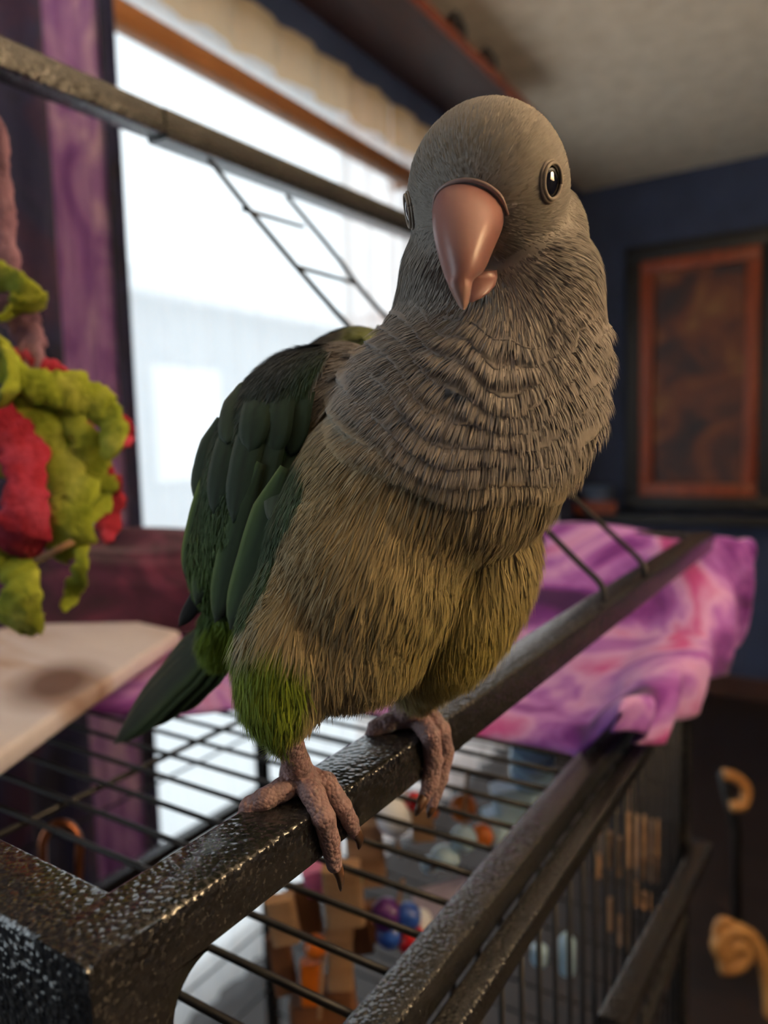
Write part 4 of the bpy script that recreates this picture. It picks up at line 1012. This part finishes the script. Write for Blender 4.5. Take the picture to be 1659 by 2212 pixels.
# ---- long feathers of wing and tail
def feather(name, pts, w, c_edge, c_mid, c_dark, tipsharp=1.0, up=None, dark_side=1, off=0.0, tips=True):
    """curved vane from root to tip; pts are (px,py,depth); w px"""
    n = 18; Q = catmull([B(*p) for p in pts], n); Tn = np.gradient(Q, axis=0); Tn /= np.linalg.norm(Tn, axis=1)[:, None]
    nrm = np.array([-.35, -.05, -1.0]) if up is None else np.asarray(up, float); V = []; Cc = []; m = 7
    for i in range(n):
        t = i/(n-1); s = unit(np.cross(Tn[i], nrm)); nn = np.cross(s, Tn[i]); nn = nn if nn@nrm > 0 else -nn
        ww = w*.5*min(1, .35+2.2*t)*(max(0, 1-((t-.62)/.38)**(2.2*tipsharp)) if t > .62 else 1)**.75
        for k in range(m):
            u = (k/(m-1))*2-1
            V.append(Q[i]+s*u*ww*PX+nn*((1-u*u)*w*.06+.6*math.sin(i*2.4+k*2)*.6+off-16*max(0, 1-t*2.2))*PX)
            e = abs(u)**2; cc = c_mid*(1-e)+c_edge*e
            if u*dark_side > .15: cc = cc*(1-.8*min(1, (u*dark_side-.15)*2))+c_dark*.8*min(1, (u*dark_side-.15)*2)
            if abs(u) < .1: cc = cc*.7
            if t > .86 and tips: cc = cc*(1-(t-.86)*4)+c_dark*(t-.86)*4
            Cc.append(cc*(1+.08*math.sin(i*7.3+k*3.1)))
    Fc = [(i*m+k, i*m+k+1, (i+1)*m+k+1, (i+1)*m+k) for i in range(n-1) for k in range(m-1)]
    o = mesh(name, b2w(np.array(V)), Fc, M_plm, parrot, col=np.array(Cc))
    md = o.modifiers.new('thick', 'SOLIDIFY'); md.thickness = 0.00012; md.offset = 0
    return o
gE, gM, gD = cC(.30, .40, .17), cC(.20, .29, .175), cC(.035, .045, .055)
tE, tD = cC(.12, .30, .30), cC(.04, .05, .07)
def wd_(x, y):  # depth of the wing surface under a pixel
    p, n = cast(x, y); return p[2] if p is not None else None
def wpts(pl, lift=6):
    ds = [wd_(*q) for q in pl]; kn = [(i, d) for i, d in enumerate(ds) if d is not None and d < .33]
    if len(kn) >= 2: a = np.polyfit([k for k, _ in kn], [d for _, d in kn], 1 if len(kn) < 4 else 2)
    else: a = np.array([0.0, kn[0][1] if kn else .29])
    lim = max(d for _, d in kn) if kn else .29
    return [(q[0], q[1], min(float(np.polyval(a, i)), lim+.004)-lift*PX) for i, q in enumerate(pl)]
# flight feathers, hindmost first
for pl, w, ce, cm_, cd_, sd in (
    ([(500, 1100), (470, 1200), (428, 1290), (386, 1354)], 50, tD, cC(.06, .075, .09), tD, 1),
    ([(510, 1120), (482, 1210), (446, 1280), (404, 1334)], 50, tE, cC(.10, .16, .22), tD, 1)):
    feather('primary_feather', [(a, b, .300) for a, b in pl], w, ce, cm_, cd_, 1.4, None, sd)
for i, (pl, w, ce, cm_) in enumerate((
    ([(480, 960, .276), (446, 1060, .284), (420, 1160, .291), (402, 1250, .298)], 64, cC(.36, .46, .14), gM),
    ([(520, 980, .267), (482, 1090, .274), (448, 1200, .283), (424, 1308, .291)], 70, gE, gM),
    ([(600, 1120, .263), (580, 1200, .266), (556, 1280, .271), (503, 1370, .282)], 48, cC(.09, .19, .18), gD*1.2),
    ([(556, 1000, .260), (520, 1110, .265), (490, 1230, .275), (466, 1344, .285)], 74, gE, gM),
    ([(610, 1010, .255), (572, 1120, .259), (536, 1240, .268), (498, 1360, .279)], 84, gE, gM))):
    feather('wing_feather', pl, w, ce, cm_, gD, 1.5, None, -1 if i != 2 else 1)
for x0, y0, x1, y1, w in ((470, 900, 425, 1085, 70), (510, 880, 462, 1110, 76), (552, 870, 505, 1130, 78), (596, 870, 548, 1150, 80), (640, 880, 588, 1130, 78),
                          (520, 820, 492, 960, 76), (566, 800, 540, 980, 80), (612, 790, 588, 990, 82), (655, 790, 628, 985, 74)):
    feather('covert_feather', wpts([(x0, y0), (x0*.67+x1*.33, y0*.67+y1*.33), (x0*.33+x1*.67, y0*.33+y1*.67), (x1, y1)], 9), w,
            cC(.185, .265, .20), cC(.18, .255, .195), cC(.165, .23, .185), 1.0, None, 1, 0, False)
# tail
tdk = cC(.05, .075, .06)
for k, (tx, ty, dd, w, bx, by) in enumerate(((300, 1545, .405, 60, 455, 1342), (268, 1570, .410, 62, 464, 1356), (250, 1606, .41, 66, 474, 1372), (270, 1600, .405, 66, 486, 1386), (330, 1568, .395, 64, 498, 1398), (390, 1535, .385, 60, 510, 1408))):
    feather('tail_feather', [(bx, by, .318), (bx*.66+tx*.34-4, by*.66+ty*.34, .318*.66+dd*.34), (bx*.33+tx*.67-3, by*.33+ty*.67, .318*.33+dd*.67), (tx, ty, dd)], w*1.45,
            cC(.28, .38, .12), cC(.13, .19, .12), tdk, .8, [-.2, -.3, -1.0], 1, k*2.0)
